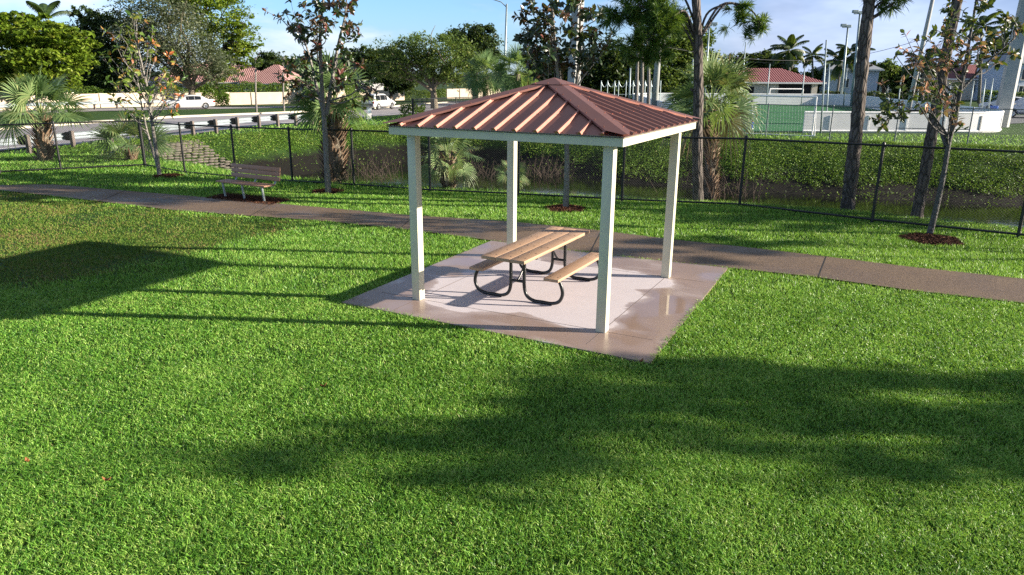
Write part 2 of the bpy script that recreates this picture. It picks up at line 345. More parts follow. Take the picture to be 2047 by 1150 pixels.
# low leafy growth on the far canal bank, and rougher grass on the verge above it
def leafquads(C, size, up=.5, asp=.5, rng=RNG):
    n = len(C); nrm = rng.standard_normal((n, 3)); nrm[:, 2] = np.abs(nrm[:, 2])+up; nrm /= np.linalg.norm(nrm, axis=1)[:, None]
    a = rng.standard_normal((n, 3)); a -= nrm*(a*nrm).sum(1)[:, None]; a /= np.linalg.norm(a, axis=1)[:, None]; b = np.cross(nrm, a)
    L = (size*(.6+.8*rng.random(n)))[:, None]; W = L*asp
    return np.stack([C-a*L/2, C+b*W/2+nrm*L*.06, C+a*L/2, C-b*W/2+nrm*L*.06], 1).reshape(-1, 3), np.arange(n)[:, None]*4+np.array([[0, 1, 2, 3]])
bankm = leafmat('bank_leaf', [(0, (.03, .085, .012)), (.4, (.11, .235, .024)), (.75, (.22, .35, .05)), (1, (.30, .30, .10))], .3, .5, .3)
n = 400000; xx = RNG.uniform(-20, 48, n); P = np.c_[xx, np.interp(xx, FAR[:, 0], FAR[:, 1])-RNG.uniform(-.8, 7.4, n)]
z = ground_z(P); cl = vnoise(P, .9, 21)*.6+vnoise(P, 2.6, 22)*.4; th = -1.52+.65*ss(7, -3, P[:, 0])+.25*(vnoise(P, .45, 27)-.5); dens = .06*ss(-2.2, -1.8, z)+.94*ss(th-.18, th+.22, z+.5*(cl-.5))  # growth kept off the low bank, baring mud with painted-in shade
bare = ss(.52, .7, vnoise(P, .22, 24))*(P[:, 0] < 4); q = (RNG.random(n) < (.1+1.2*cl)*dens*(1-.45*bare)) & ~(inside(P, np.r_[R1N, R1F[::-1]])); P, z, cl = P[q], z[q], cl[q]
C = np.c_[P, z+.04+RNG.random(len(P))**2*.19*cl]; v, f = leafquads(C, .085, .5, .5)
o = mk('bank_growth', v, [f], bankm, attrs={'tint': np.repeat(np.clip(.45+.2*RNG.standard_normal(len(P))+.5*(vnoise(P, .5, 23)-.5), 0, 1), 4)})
tag(o, 'leafy green ground cover on the far canal bank', 'ground cover', kind='stuff')
n = 60000; xx = RNG.uniform(-26, 46, n); yy = RNG.uniform(28, 62, n); P = np.c_[xx, yy]
q = ~inside(P, DITCH) & ~inside(P, np.r_[R1N, R1F[::-1]]) & (P[:, 1] > 24) & ~((P[:, 0] > 9) & (P[:, 1] > 43.4)); P = P[q]
t = np.clip(.55+.18*RNG.standard_normal(len(P))+.3*(vnoise(P, .5, 31)-.5), 0, .93); v, f3, tt = blades3(P, zbase(P[:, 0], P[:, 1]), np.full(len(P), .10), .05, t)
o = mk('verge_grass', v, [f3], grassm, attrs={'tint': tt}); tag(o, 'rough green verge grass between the canal and the road', 'grass', kind='stuff')
# mulch rings: a low mound of shredded bark chips
barkm = leafmat('bark_chip', [(0, (.03, .014, .009)), (.5, (.085, .034, .019)), (1, (.17, .08, .045))], .0, .85, .2)
def mulch(c, r, label, poly=None):
    n = int(1500*r*r*3.2) if poly is None else 2600
    if poly is None: a = RNG.random(n)*2*PI; d = np.sqrt(RNG.random(n))*r*(.97+.1*np.sin(a*5)); P = np.c_[c[0]+d*np.cos(a), c[1]+d*np.sin(a)]; z = .035*(1-(d/r)**2)
    else:
        lo, hi = poly.min(0), poly.max(0); P = RNG.uniform(lo, hi, (n*2, 2)); P = P[inside(P, poly)]; z = np.full(len(P), .012)
    v, f = leafquads(np.c_[P, z-.02+RNG.random(len(P))*.018], .075, 1.6, .24); bs = MB()
    a = np.linspace(0, 2*PI, 25)[:-1]
    if poly is None: ring = np.c_[c[0]+r*.95*np.cos(a), c[1]+r*.95*np.sin(a)]
    else: ring = poly
    bs.add(np.r_[np.c_[ring, np.full(len(ring), -.028)], [[*ring.mean(0), .012 if poly is None else -.022]]], [(i_, (i_+1) % len(ring), len(ring)) for i_ in range(len(ring))], .2)
    V = np.r_[v, np.concatenate(bs.V)]; o = mk('mulch', V, [f, np.array(bs.F[3])+len(v)], barkm, attrs={'tint': np.r_[np.repeat(RNG.random(len(P)), 4), np.full(len(ring)+1, .2)]})
    tag(o, label, 'mulch', kind='stuff')
for c_, r_, l_ in zip(MULCH, MULR, ('reddish mulch under the tall sapling behind the park bench', 'red brown mulch ring behind the picnic table', 'sandy mulch patch at the twin stemmed tree by the fence corner', 'brown mulch ring by the fence at the right')): mulch(c_, r_, l_)
mulch(None, 0, 'reddish mulch strip under the park bench', BENCHMUL)
# ================= picnic shelter
cream = plain('cream_paint', (.60, .575, .44), .4, 0, .5, .05, 2.5)
k = NT('copper_roof'); p = k.obj()
c = k.mix(k.noise(p, 1.4, 5), (.35, .165, .130), (.45, .225, .175)); st = k.noise(k.obj((1, 1, 1)), 30., 4, .7)
c = k.mix(k.ramp(st, [(.45, 0), (.75, .35)]), c, (.28, .105, .09))
roofm = k.done(k.pbr(c, k.ramp(k.noise(p, 3., 4), [(.3, .43), (.7, .50)]), .92, .5, k.bump(k.noise(p, 2.2, 2), .06, .05)))
underm = plain('roof_underside', (.30, .27, .23), .6)
sh = thing('picnic_shelter', 'open picnic shelter with copper red ribbed metal hip roof on four cream posts', 'shelter', (SX, SY, 0), YAW)
pa, pb, hh, e, rise = 2.9965/2, 3.0817/2, 2.4918, .2492, .6099; EA, EB = pa+e, pb+e
for sx_, sy_ in ((-1, -1), (1, -1), (1, 1), (-1, 1)):
    b = MB(); b.box((sx_*pa, sy_*pb, 1.28), (.14, .14, 2.56), ch=.008); po = b.build('post', cream, sh); shade_auto(po)
FH = .125
for d in range(4):                                  # fascia boards, mitred at the corners
    c_ = [(-EA, -EB), (EA, -EB), (EA, EB), (-EA, EB)]; a, b_ = A(c_[d]), A(c_[(d+1) % 4]); t = (b_-a)/np.linalg.norm(b_-a); nrm = A([t[1], -t[0]])
    V = []
    for q, z in ((0, hh), (0, hh+FH), (-.03, hh+FH), (-.03, hh)): V += [[*(a+nrm*q-t*q), z], [*(b_+nrm*q+t*q), z]]
    fb = MB(); fb.add(V, [(0, 1, 3, 2), (2, 3, 5, 4), (4, 5, 7, 6), (6, 7, 1, 0), (0, 2, 4, 6), (1, 7, 5, 3)])
    fb.build('fascia', cream, sh)
for d in range(4):                                  # purlin beams carried by the posts
    c_ = [(-pa, -pb), (pa, -pb), (pa, pb), (-pa, pb)]; a, b_ = A(c_[d]), A(c_[(d+1) % 4]); t = (b_-a)/np.linalg.norm(b_-a)
    bb = MB(); bb.bar([*(a+t*.072), hh+.055], [*(b_-t*.072), hh+.055], .07, .10); bb.build('beam', cream, sh)
ZE = hh+FH+.012; OV = .035; AP = A([0, 0, ZE+rise-.02])
def hexhead(mb, p, n_, r=.009):
    u = np.cross(n_, [0.3, .5, .8]); u /= np.linalg.norm(u); w_ = np.cross(n_, u); an = np.arange(6)*PI/3
    ring = [p+r*(math.cos(q)*u+math.sin(q)*w_) for q in an]; top = [q+n_*.008 for q in ring]
    mb.add(ring+top, [tuple(range(6, 12))]+[(i_, (i_+1) % 6, 6+(i_+1) % 6, 6+i_) for i_ in range(6)])
PROF = [(-.034, 0), (-.013, .034), (.013, .034), (.034, 0)]
for d in range(4):
    cc = [(-EA-OV, -EB-OV), (EA+OV, -EB-OV), (EA+OV, EB+OV), (-EA-OV, EB+OV)]; a, b_ = A([*cc[d], ZE-.012]), A([*cc[(d+1) % 4], ZE-.012])
    mid = (a+b_)/2; hw = np.linalg.norm(b_-a)/2; s = (b_-a)/(2*hw); u = AP-mid; L = np.linalg.norm(u); u /= L; n_ = np.cross(s, u)
    br = [(-hw, 0)]; ribs = [-1.5+.302*i_-.03 for i_ in range(11)]
    for r_ in ribs: br += [(r_+x_, z_) for x_, z_ in PROF]
    br.append((hw, 0)); mb = MB(); V = []
    for x_, z_ in br:
        tm = L*(1-abs(x_)/hw); V += [mid+s*x_+n_*z_, mid+s*x_+u*tm+n_*z_]
    mb.add(V, [(2*i_, 2*i_+2, 2*i_+3, 2*i_+1) for i_ in range(len(br)-1)])
    for r_ in ribs:                                 # rib end closures and screws beside the ribs
        mb.add([mid+s*(r_+x_)+n_*z_ for x_, z_ in PROF], [(0, 3, 2, 1)])
        tm = L*(1-abs(r_)/hw)
        for q in (.05, L*.33, L*.66):
            if q < tm-.12:
                hexhead(mb, mid+s*(r_-.06)+u*q, n_); hexhead(mb, mid+s*(r_+.06)+u*q, n_)
    rp = mb.build('roof_panel', roofm, sh)
    ub = MB(); ub.add([mid-s*hw-n_*.02, mid+s*hw-n_*.02, AP-n_*.02], [(0, 2, 1)]); ub.build('underside', underm, rp)
for d in range(4):                                  # hip caps
    cc = [(-EA-OV, -EB-OV), (EA+OV, -EB-OV), (EA+OV, EB+OV), (-EA-OV, EB+OV)]; c0 = A([*cc[d], ZE-.012]); pr = A([*cc[d-1], ZE-.012]); nx_ = A([*cc[(d+1) % 4], ZE-.012])
    h_ = AP-c0; HL = np.linalg.norm(h_); h_ /= HL; mb = MB(); lift = A([0, 0, .046])
    def side(o_):
        s_ = (o_-c0)/np.linalg.norm(o_-c0); s_ = s_-h_*(s_@h_); return s_/np.linalg.norm(s_)
    sa, sb = side(pr), side(nx_); W = .165; base = c0+lift-h_*.03; top = AP+lift
    V = [base, top, base+sa*.045, top+sa*W*.98, base+sb*.045, top+sb*W*.98]
    q1 = c0+h_*.22+lift; V += [q1, q1+sa*W, q1+sb*W]
    V += [q1+sa*W-A([0, 0, .03]), top+sa*W*.98-A([0, 0, .03]), q1+sb*W-A([0, 0, .03]), top+sb*W*.98-A([0, 0, .03])]
    mb.add(V, [(0, 6, 7, 2), (6, 1, 3, 7), (0, 4, 8, 6), (6, 8, 5, 1), (7, 3, 10, 9), (8, 11, 12, 5)])
    for q in np.arange(.35, HL-.2, .3):
        for s_ in (sa, sb): nn_ = np.cross(h_, s_); nn_ *= np.sign(nn_[2]); hexhead(mb, c0+lift+h_*q+s_*(W-.03), nn_)
    mb.build('hip_cap', roofm, sh)
mb = MB(); q = .27; zt = AP[2]+.062
mb.add([(-q, -q, zt-.098), (q, -q, zt-.098), (q, q, zt-.098), (-q, q, zt-.098), (0, 0, zt)], [(0, 1, 4), (1, 2, 4), (2, 3, 4), (3, 0, 4)])
for x_, y_ in ((-.2, -.23), (.2, -.23), (-.2, .23), (.2, .23), (0, -.22), (0, .22), (.22, 0), (-.22, 0)): hexhead(mb, A([x_, y_, zt-.08]), A([0, 0, 1.]))
mb.build('apex_cap', roofm, sh)

# ================= picnic table
def woodmat(name, c0, c1, axis=0):
    k = NT(name); p = k.obj((2., 26, 26) if axis == 0 else (26, 2, 26)); c = k.mix(k.noise(p, 1.6, 6, .65, .6), c0, c1)
    c = k.mix(k.ramp(k.noise(k.obj(), 5., 3), [(.5, 0), (.75, .35)]), c, A(c0)*.7)
    return k.done(k.pbr(c, .55, 0, .4, k.bump(k.noise(p, 3., 5, .7), .25, .004)))
tan = woodmat('tan_plank', (.35, .22, .14), (.44, .29, .195)); boltm = plain('bolt_steel', (.12, .09, .075), .4, .7)
blackm = plain('black_powder_coat', (.013, .014, .015), .32, 0, .5, .1)
TYAW, TX, TY = 1.0786, .4332, 11.2016
tb = thing('picnic_table', 'picnic table with three tan planks and two benches on black tube frames', 'table', (TX, TY, 0), TYAW)
BOLT = []
def bolts(o, y, z, xs_):
    for x_ in xs_:
        if not BOLT: b = MB(); b.lathe([(.0, .0035), (.010, .003), (.013, 0), (.013, -.004)], (0, 0, 0), 8); q = b.build('bolt', boltm, o); BOLT.append(q)
        else: q = BOLT[0].copy(); COL.objects.link(q); q.parent = o
        q.location = (x_, y, z)
bw = (.7168-.012)/3
for i_ in (-1, 0, 1):
    b = MB(); b.box((0, i_*(bw+.006), .735), (2.44, bw, .05), ch=.006); o = b.build('tabletop_plank', tan, tb); shade_auto(o)
    bolts(o, i_*(bw+.006)-.055, .7605, (-1.06, -.72, -.30, .30, .72, 1.06)); bolts(o, i_*(bw+.006)+.055, .7605, (-1.06, -.72, -.30, .30, .72, 1.06))
for s_ in (-1, 1):
    b = MB(); b.box((.01, s_*.638, .438), (1.845, .24, .045), ch=.006); o = b.build('bench_seat', tan, tb); shade_auto(o)
    for y_ in (-.06, .06): bolts(o, s_*.638+y_, .461, (-.78, -.70, .72, .80))
for x_ in (-.74, .76):
    for s_ in (-1, 1):
        fr = MB(); P = smooth_line([(x_, s_*y_, z_) for y_, z_ in ((.115, .70), (.115, .45), (.118, .22), (.165, .085), (.28, .028), (.42, .027), (.58, .028), (.70, .075), (.755, .19), (.735, .31), (.685, .412))], 5)
        fr.tube(P, .0265, 12); o = fr.build('tube_leg', blackm, tb); shade_auto(o, 50)
    s2 = 1 if x_ < 0 else -1
    cb = MB(); cb.tube([(x_, -.115, .30), (x_, .115, .30)], .022, 10); shade_auto(cb.build('cross_tie', blackm, tb), 50)
    cb = MB(); cb.tube([(x_, 0, .30), (x_+s2*.10, 0, .37), (x_+s2*.42, 0, .69)], .016, 8); shade_auto(cb.build('diagonal_brace', blackm, tb), 50)
    cb = MB(); cb.box((x_, 0, .694), (.05, .66, .03)); cb.build('top_bracket', blackm, tb)

# ================= park bench
brownp = woodmat('brown_plank', (.32, .165, .10), (.42, .235, .15)); castm = plain('pale_grey_casting', (.36, .41, .39), .45, 0, .5, .08)
dv = BENCH_B-BENCH_A; bl = np.linalg.norm(dv); bc = (BENCH_A+BENCH_B)/2
bk = thing('park_bench', 'brown plank park bench on pale grey metal legs beside the path', 'bench', (*bc, -.01), math.atan2(dv[1], dv[0]))
sp = bl/2
for x_ in (-sp, 0, sp):                             # y runs from the path side (0) to the back
    b = MB(); w_ = .045
    b.tube(smooth_line([(x_, .02, -.03), (x_, -.01, .2), (x_, -.03, .39)], 4), [.03]*8+[.026], 8)
    b.tube(smooth_line([(x_, -.06, .405), (x_, .18, .39), (x_, .36, .40), (x_, .45, .47), (x_, .49, .62), (x_, .53, .84)], 5), .026, 8)
    shade_auto(b.build('leg_frame', castm, bk), 50)
LB = bl+.36
st_ = thing  # seat planks and back planks are two parts
b = MB()
for i_ in range(3): b.box((0, -.055+.135*i_, .432), (LB, .125, .035), ch=.005)
shade_auto(b.build('seat', brownp, bk))
b = MB(); tilt = math.atan2(.05, .3)
for i_ in range(3):
    z_ = .56+.125*i_; M_ = A([[1, 0, 0], [0, math.cos(-tilt), -math.sin(-tilt)], [0, math.sin(-tilt), math.cos(-tilt)]]); b.box((0, .435+.155*(z_-.5), z_), (LB, .035, .112), M=M_, ch=.005)
shade_auto(b.build('backrest', brownp, bk))

# ================= chain-link fences
vinyl = plain('black_vinyl', (.012, .013, .013), .5); galv = plain('galvanised_steel', (.13, .155, .165), .5, .3, .5, .12)
def fence(name, label, pts, hts, rad, mat, wire, pitch, post_idx=None, big=(), mid=(), cat='fence', mesh=True, bottom=True):
    """pts: ground points, hts: height at each point"""
    o = thing(name, label, cat, (*pts[0][:2], 0)); o0 = A([*pts[0][:2], 0]); P = A([[*p_[:2], p_[2] if len(p_) > 2 else 0] for p_ in pts])-o0; Tt = P+np.c_[np.zeros((len(P), 2)), hts]
    b = MB(); b.tube(Tt, rad*.8, 7); b.build('top_rail', mat, o)
    if bottom: b = MB(); b.tube(P+A([0, 0, .05]), rad*.8, 7); b.build('bottom_rail', mat, o)
    for i_ in mid: b = MB(); b.tube([P[i_]*.55+Tt[i_]*.45, P[i_+1]*.55+Tt[i_+1]*.45], rad*.7, 6); b.build('mid_rail', mat, o)
    for i_ in (post_idx if post_idx is not None else range(len(P))):
        r_ = rad*(1.7 if i_ in big else 1.05); b = MB(); b.tube([P[i_]-A([0, 0, .1]), Tt[i_]+A([0, 0, .03])], r_, 8)
        b.lathe([(r_*1.25, 0), (r_*1.2, .03), (r_*.6, .06), (0, .07)], Tt[i_]+A([0, 0, .02]), 8); shade_auto(b.build('post', mat, o), 50)
    if not mesh: return o
    V, Fq = [], []; n0 = 0                         # woven wires: two families of diagonals, each a thin square rod
    for i_ in range(len(P)-1):
        a, b_ = P[i_], P[i_+1]; h_ = (hts[i_]+hts[i_+1])/2; L = np.linalg.norm((b_-a)[:2]); u = (b_-a)/L
        N = int((L+h_)/pitch)
        for sgn in (1, -1):
            s0 = np.arange(N)*pitch-(h_ if sgn > 0 else 0); s1 = s0+sgn*h_ if sgn > 0 else s0-h_
            e0 = np.clip(s0, 0, L); e1 = np.clip(s1, 0, L); z0 = np.abs(e0-s0); z1 = h_-np.abs(e1-s1)
            ok = (z0 < h_-.02) & (z1 > .02) & (np.abs(e1-e0) > .01); e0, e1, z0, z1 = e0[ok], e1[ok], z0[ok], z1[ok]; m_ = len(e0)
            q0 = a+u*e0[:, None]; q1 = a+u*e1[:, None]; q0[:, 2] += .05+z0*(h_-.08)/h_; q1[:, 2] += .05+z1*(h_-.08)/h_
            nr = A([-u[1], u[0], 0]); dd = (u*sgn+A([0, 0, 1])); dd /= np.linalg.norm(dd); pe = np.cross(nr, dd); off = sgn*wire*1.1
            ring = [nr*wire, pe*wire, -nr*wire, -pe*wire]
            v = np.stack([q+r_+nr*off for q in (q0, q1) for r_ in ring], 1).reshape(-1, 3); V.append(v); ii = n0+np.arange(m_)[:, None]*8
            for j_ in range(4): Fq.append(ii+np.array([[j_, (j_+1) % 4, 4+(j_+1) % 4, 4+j_]]))
            n0 += len(v)
    mk('wire_mesh', np.concatenate(V), [np.concatenate(Fq)], mat, o)
    return o
FPX = [(-180, 352), (0, 346), (122, 340), (290, 332), (370, 347), (472, 356), (585, 365), (708, 372), (860, 383), (1036, 391), (1243, 402), (1478, 412), (1743, 443), (2035, 473), (2330, 505)]
fp = [gp(*q) for q in FPX]; fh = [1.55, 1.56, 1.58, 1.60, 1.61, 1.62, 1.64, 1.66, 1.68, 1.71, 1.73, 1.75, 1.79, 1.81, 1.82]
fence('chain_link_fence', 'black chain link fence with black posts running behind the path', fp, fh, .034, vinyl, .0024, .068, big=(3,))
qq = [gt(*q) for q in ((1402, 270), (1530, 276.5), (1657, 284.5), (1787, 289), (1932, 293.5), (2085, 298), (2260, 302))]
fence('field_fence', 'grey wire fence in front of the white boarded sports pitch', qq, [1.78, 1.8, 1.82, 1.82, 1.84, 1.84, 1.84], .03, galv, .0017, .13, mid=(3,), bottom=False)
qq = [gt(*q) for q in ((826, 236), (868, 231), (912, 226), (962, 221))]
fence('road_fence', 'short black chain link fence at the road behind the shelter roof', qq, [1.45]*4, .05, vinyl, .003, .14, big=(0,))

# ================= guardrails
postm = plain('weathered_timber', (.135, .112, .10), .85, 0, .3, .3, 4.); railm = plain('zinc_rail', (.27, .31, .34), .5, .3, .5, .15); blockm = plain('dark_block', (.02, .018, .017), .8)
def guardrail(name, label, px, toward, ht=.72):
    pts = [gt(*q) for q in px]; o = thing(name, label, 'guardrail', pts[0]); o0 = pts[0]; P = A(pts)-o0; T = np.gradient(P[:, :2], axis=0); T /= np.linalg.norm(T, axis=1)[:, None]; Nn = np.c_[-T[:, 1], T[:, 0]]*toward
    for i_ in range(len(P)):
        yaw = math.atan2(T[i_, 1], T[i_, 0]); b = MB(); b.box(P[i_]+A([0, 0, .30]), (.14, .17, .98), yaw, ch=.012); q = b.build('post', postm, o)
        b = MB(); b.box(P[i_]+A([*Nn[i_]*.215, ht-.17]), (.17, .22, .36), yaw, ch=.012); b.build('block', blockm, q)
    prof = [(0, -.155), (.04, -.13), (.08, -.09), (.08, -.06), (0, -.012), (0, .012), (.08, .06), (.08, .09), (.04, .13), (0, .155)]
    Pe = np.r_[[P[0]-A([*T[0], 0])*6], P, [P[-1]+A([*T[-1], 0])*.5]]; Ne = np.r_[[Nn[0]], Nn, [Nn[-1]]]
    V = np.concatenate([Pe+np.c_[Ne*(.33+d_), np.full(len(Pe), ht-.17+z_)] for d_, z_ in prof]+[Pe+np.c_[Ne*(.325+d_), np.full(len(Pe), ht-.17+z_)] for d_, z_ in prof[::-1]]); n = len(Pe); m_ = 2*len(prof)
    b = MB(); b.add(V, [(r*n+i_, ((r+1) % m_)*n+i_, ((r+1) % m_)*n+i_+1, r*n+i_+1) for r in range(m_) for i_ in range(n-1)]); shade_auto(b.build('rail', railm, o), 60)
guardrail('guardrail', 'steel guardrail on dark timber posts along the near road edge', [(60, 308), (148, 298), (224, 291), (303, 283), (387, 272.5), (433, 267.5), (476, 262), (519, 257.5), (556, 254), (592, 251.5), (624, 249.5)], 1)
guardrail('guardrail', 'pale steel guardrail by the side road in front of the beige wall', [(40, 226), (95, 223.5), (153, 221), (190, 219.5), (235, 218), (290, 216.5), (330, 215.5)], -1, .85)

# ================= sandbag slope at the canal end
k = NT('sandbag'); p = k.pos(); c = k.mix(k.noise(p, 3., 5), (.10, .09, .075), (.20, .18, .15)); c = k.mix(k.ramp(k.noise(p, .7, 4), [(.5, 0), (.65, .55)]), c, (.10, .095, .07))
bagm = k.done(k.pbr(c, .92, 0, .2, k.bump(k.noise(p, 40., 4), .4, .02)))
mb = MB(); a0, a1 = gt(240, 296.5)[:2], gt(421, 279)[:2]; al = (a1-a0)/np.linalg.norm(a1-a0); inn = A([al[1], -al[0]]); LL = np.linalg.norm(a1-a0)
sph = []
for j_ in range(7):
    for i_ in range(7): u_, v_ = j_/6*PI-PI/2, i_/6*2*PI; sph.append((math.copysign(abs(math.cos(u_)*math.cos(v_))**.6, math.cos(u_)*math.cos(v_))*.5, math.copysign(abs(math.cos(u_)*math.sin(v_))**.6, math.cos(u_)*math.sin(v_))*.5, math.sin(u_)*.5))
sphF = [(j_*7+i_, j_*7+i_+1, (j_+1)*7+i_+1, (j_+1)*7+i_) for j_ in range(6) for i_ in range(6)]
for r_ in range(24):
    for c_ in range(int(LL/.34)+10):
        d_ = r_*.165+.08; s_ = (c_-3)*.34+(.17 if r_ % 2 else 0)+random.uniform(-.04, .04); q = a0+al*s_+inn*d_
        if -.6+.12*r_ < s_ < LL-.9 and d_ < 3.4 and (inside(A([q]), DITCH)[0] or r_ < 2):
            S_ = A(sph)*A([.39, .25, .11])*random.uniform(.88, 1.1); an = math.atan2(al[1], al[0])+random.uniform(-.12, .12); cc_, s2 = math.cos(an), math.sin(an)
            S_ = np.c_[S_[:, 0]*cc_-S_[:, 1]*s2, S_[:, 0]*s2+S_[:, 1]*cc_, S_[:, 2]]; mb.add(S_+A([*q, gz(*q)+.035+random.uniform(-.02, .02)]), sphF)
o = mb.build('riprap_slope', bagm, smooth=True); tag(o, 'grey sandbag riprap slope at the left end of the canal', 'retaining wall')
# bare sandy patch above the riprap
pp = line([(196, 304), (226, 296), (258, 300), (262, 318), (232, 322), (200, 316)]); b = MB(); b.add(np.c_[pp, ground_z(pp)*0+zbase(pp[:, 0], pp[:, 1])+.012], [tuple(range(len(pp)))[::1]])
tag(b.build('bare_sand', plain('sand', (.36, .31, .23), .95, 0, .2, .25, 3.)), kind='structure')
# fallen leaves on the lawn
dl = plain('dry_leaf', (.22, .085, .03), .7, 0, .3, .3, 20.)
for px_, l_ in (((648, 778), 'curled brown fallen leaf on the lawn below the pad'), ((214, 968), 'orange brown fallen leaf low on the left lawn'), ((57, 930), 'dull red fallen leaf near the left edge of the lawn'), ((1282, 726), 'dry leaf lying at the front corner of the pad')):
    q = gp(*px_); b = MB(); n_ = 7; V = []
    for i_ in range(n_):
        t = i_/(n_-1); w_ = .02*math.sin(PI*min(t*.92+.04, 1)); V += [(t*.07-.035, -w_, .012+.03*(t-.5)**2*4+.012), (t*.07-.035, 0, .012+.03*(t-.5)**2*4), (t*.07-.035, w_, .012+.03*(t-.5)**2*4+.014)]
    F_ = [(3*i_+j_, 3*i_+j_+1, 3*i_+j_+4, 3*i_+j_+3) for i_ in range(n_-1) for j_ in range(2)]; b.add(V, F_); o = b.build('fallen_leaf', dl, None, True)
    o.location = (q[0], q[1], .018 if px_[1] != 726 else .003); o.rotation_euler = (0, .1, random.uniform(0, 6)); tag(o, l_, 'leaf', 'fallen leaves')
# ================= plants
def barkmat(name, c0, c1, sc=6., stretch=.25, crack=.5):
    k = NT(name); p = k.obj((1, 1, stretch)); v = k.voro(p, sc*2.2, 'DISTANCE_TO_EDGE'); c = k.mix(k.noise(p, sc, 6, .65), c0, c1)
    c = k.mix(k.ramp(v, [(0, crack), (.16, 0)]), c, A(c0)*.35)
    return k.done(k.pbr(c, .9, 0, .15, k.bump(k.math('ADD', k.noise(p, sc*3, 5, .7), k.ramp(v, [(0, 0), (.25, 1)])), .8, .03)))
pinebark = barkmat('pine_bark', (.095, .082, .074), (.20, .172, .155), 4.5, .3, .9)
greybark = barkmat('grey_bark', (.17, .155, .14), (.34, .32, .29), 9., .5, .2)
dimbark = barkmat('dim_grey_bark', (.085, .082, .08), (.19, .185, .18), 9., .5, .3)
oakbark = barkmat('oak_bark', (.14, .115, .085), (.27, .235, .18), 4., .3, .5)
darkbark = barkmat('dark_bark', (.05, .042, .033), (.11, .09, .07), 5., .3, .6)
bootm = leafmat('palm_boot', [(0, (.075, .05, .034)), (.5, (.28, .19, .125)), (1, (.52, .40, .29))], 0, .9, .15)
def hump(P, rng, amp=.03):                          # little wobble for natural limbs
    P = A(P); w = rng.standard_normal(P.shape)*amp; w[0] = 0; return P+w
def limb(mb, a, b, r0, r1, rng, sag=.0, n=5, seg=7, wob=.04):
    a, b = A(a), A(b); L = np.linalg.norm(b-a); t = np.linspace(0, 1, n)[:, None]; P = a*(1-t)+b*t; P[:, 2] += (sag*L*4*t*(1-t))[:, 0]
    P[1:-1] += rng.standard_normal((n-2, 3))*wob*L; mb.tube(smooth_line(P, 3), np.linspace(r0, r1, 3*(n-1)+1), seg); return P
def crown_leaves(blobs, n, size, rng, asp=.5, up=.5, spread=.3, flat=.65, shell=.45):
    """blobs: (centre, radii). Leaves gather in many small clumps through each volume."""
    vol = A([np.prod(r_)**(2/3) for _, r_ in blobs]); vol /= vol.sum(); Vs, Fs, Ts = [], [], []; n0 = 0
    for (c_, r_), w_ in zip(blobs, vol):
        m_ = max(6, int(w_*n/42)); d_ = rng.standard_normal((m_, 3)); d_ /= np.linalg.norm(d_, axis=1)[:, None]; rad = (shell+(1-shell)*rng.random(m_))**.8
        cc = A(c_)+d_*rad[:, None]*A(r_)*(.85+.3*rng.random((m_, 1))); cr = spread*min(r_)*(.6+.8*rng.random(m_)); per = max(4, int(w_*n/m_))
        off = rng.standard_normal((m_, per, 3))*cr[:, None, None]*.6; off[..., 2] *= flat
        C = (cc[:, None]+off).reshape(-1, 3); v, f = leafquads(C, size, up, asp, rng); ct = np.repeat(rng.standard_normal(m_)*.16, per)
        Vs.append(v); Fs.append(f+n0); Ts.append(np.repeat(np.clip(.48+ct+.17*rng.standard_normal(len(C)), 0, 1), 4)); n0 += len(v)
    return np.concatenate(Vs), np.concatenate(Fs), np.concatenate(Ts)
def px_blob(px, py, rx, ry, Y, depth=.8):           # an ellipsoid of foliage standing at distance Y
    c = pd(px, py, Y); s_ = Y*1.04/FP; return c, A([rx*s_, max(rx, ry)*s_*depth, ry*s_])
def tree(name, label, base, Y, ells, n, size, lm, bm, r=.25, group=None, seed=0, asp=.5, fork=None, flat=.65, spread=.3, cat='tree', depth=.8, shell=.45, z0=None):
    rng = np.random.default_rng(seed+100); b = pd(*base, Y); b[2] = gz(b[0], b[1]) if z0 is None else z0; o = thing(name, label, cat, b, 0, group)
    bl = []
    for e_ in ells: c_, r_ = px_blob(*e_[:4], Y+(e_[4] if len(e_) > 4 else rng.uniform(-.5, .5)*2), depth); bl.append((c_-b, r_))
    mb = MB(); top = np.mean([c_ for c_, _ in bl], 0); fk = A([top[0]*.25, top[1]*.2, max(top[2]*.33, .4)]) if fork is None else pd(*fork, Y)-b
    mb.tube(smooth_line([(0, 0, -.15), (fk[0]*.35, fk[1]*.4, fk[2]*.5), fk], 4), np.linspace(r*1.25, r*.85, 9), 9)
    for c_, r_ in bl:
        limb(mb, fk, c_+A([0, 0, r_[2]*.2]), r*.6, r*.12, rng, .05)
        for _ in range(4): t_ = rng.uniform(.35, .8); q = fk*(1-t_)+c_*t_; limb(mb, q, c_+rng.standard_normal(3)*r_*.55, r*.28, r*.05, rng, .04, 4, 5)
    mb.build('trunk', bm, o, True); v, f, t_ = crown_leaves(bl, n, size, rng, asp, .5, spread, flat, shell); mk('crown', v, [f], lm, o, attrs={'tint': t_}); return o
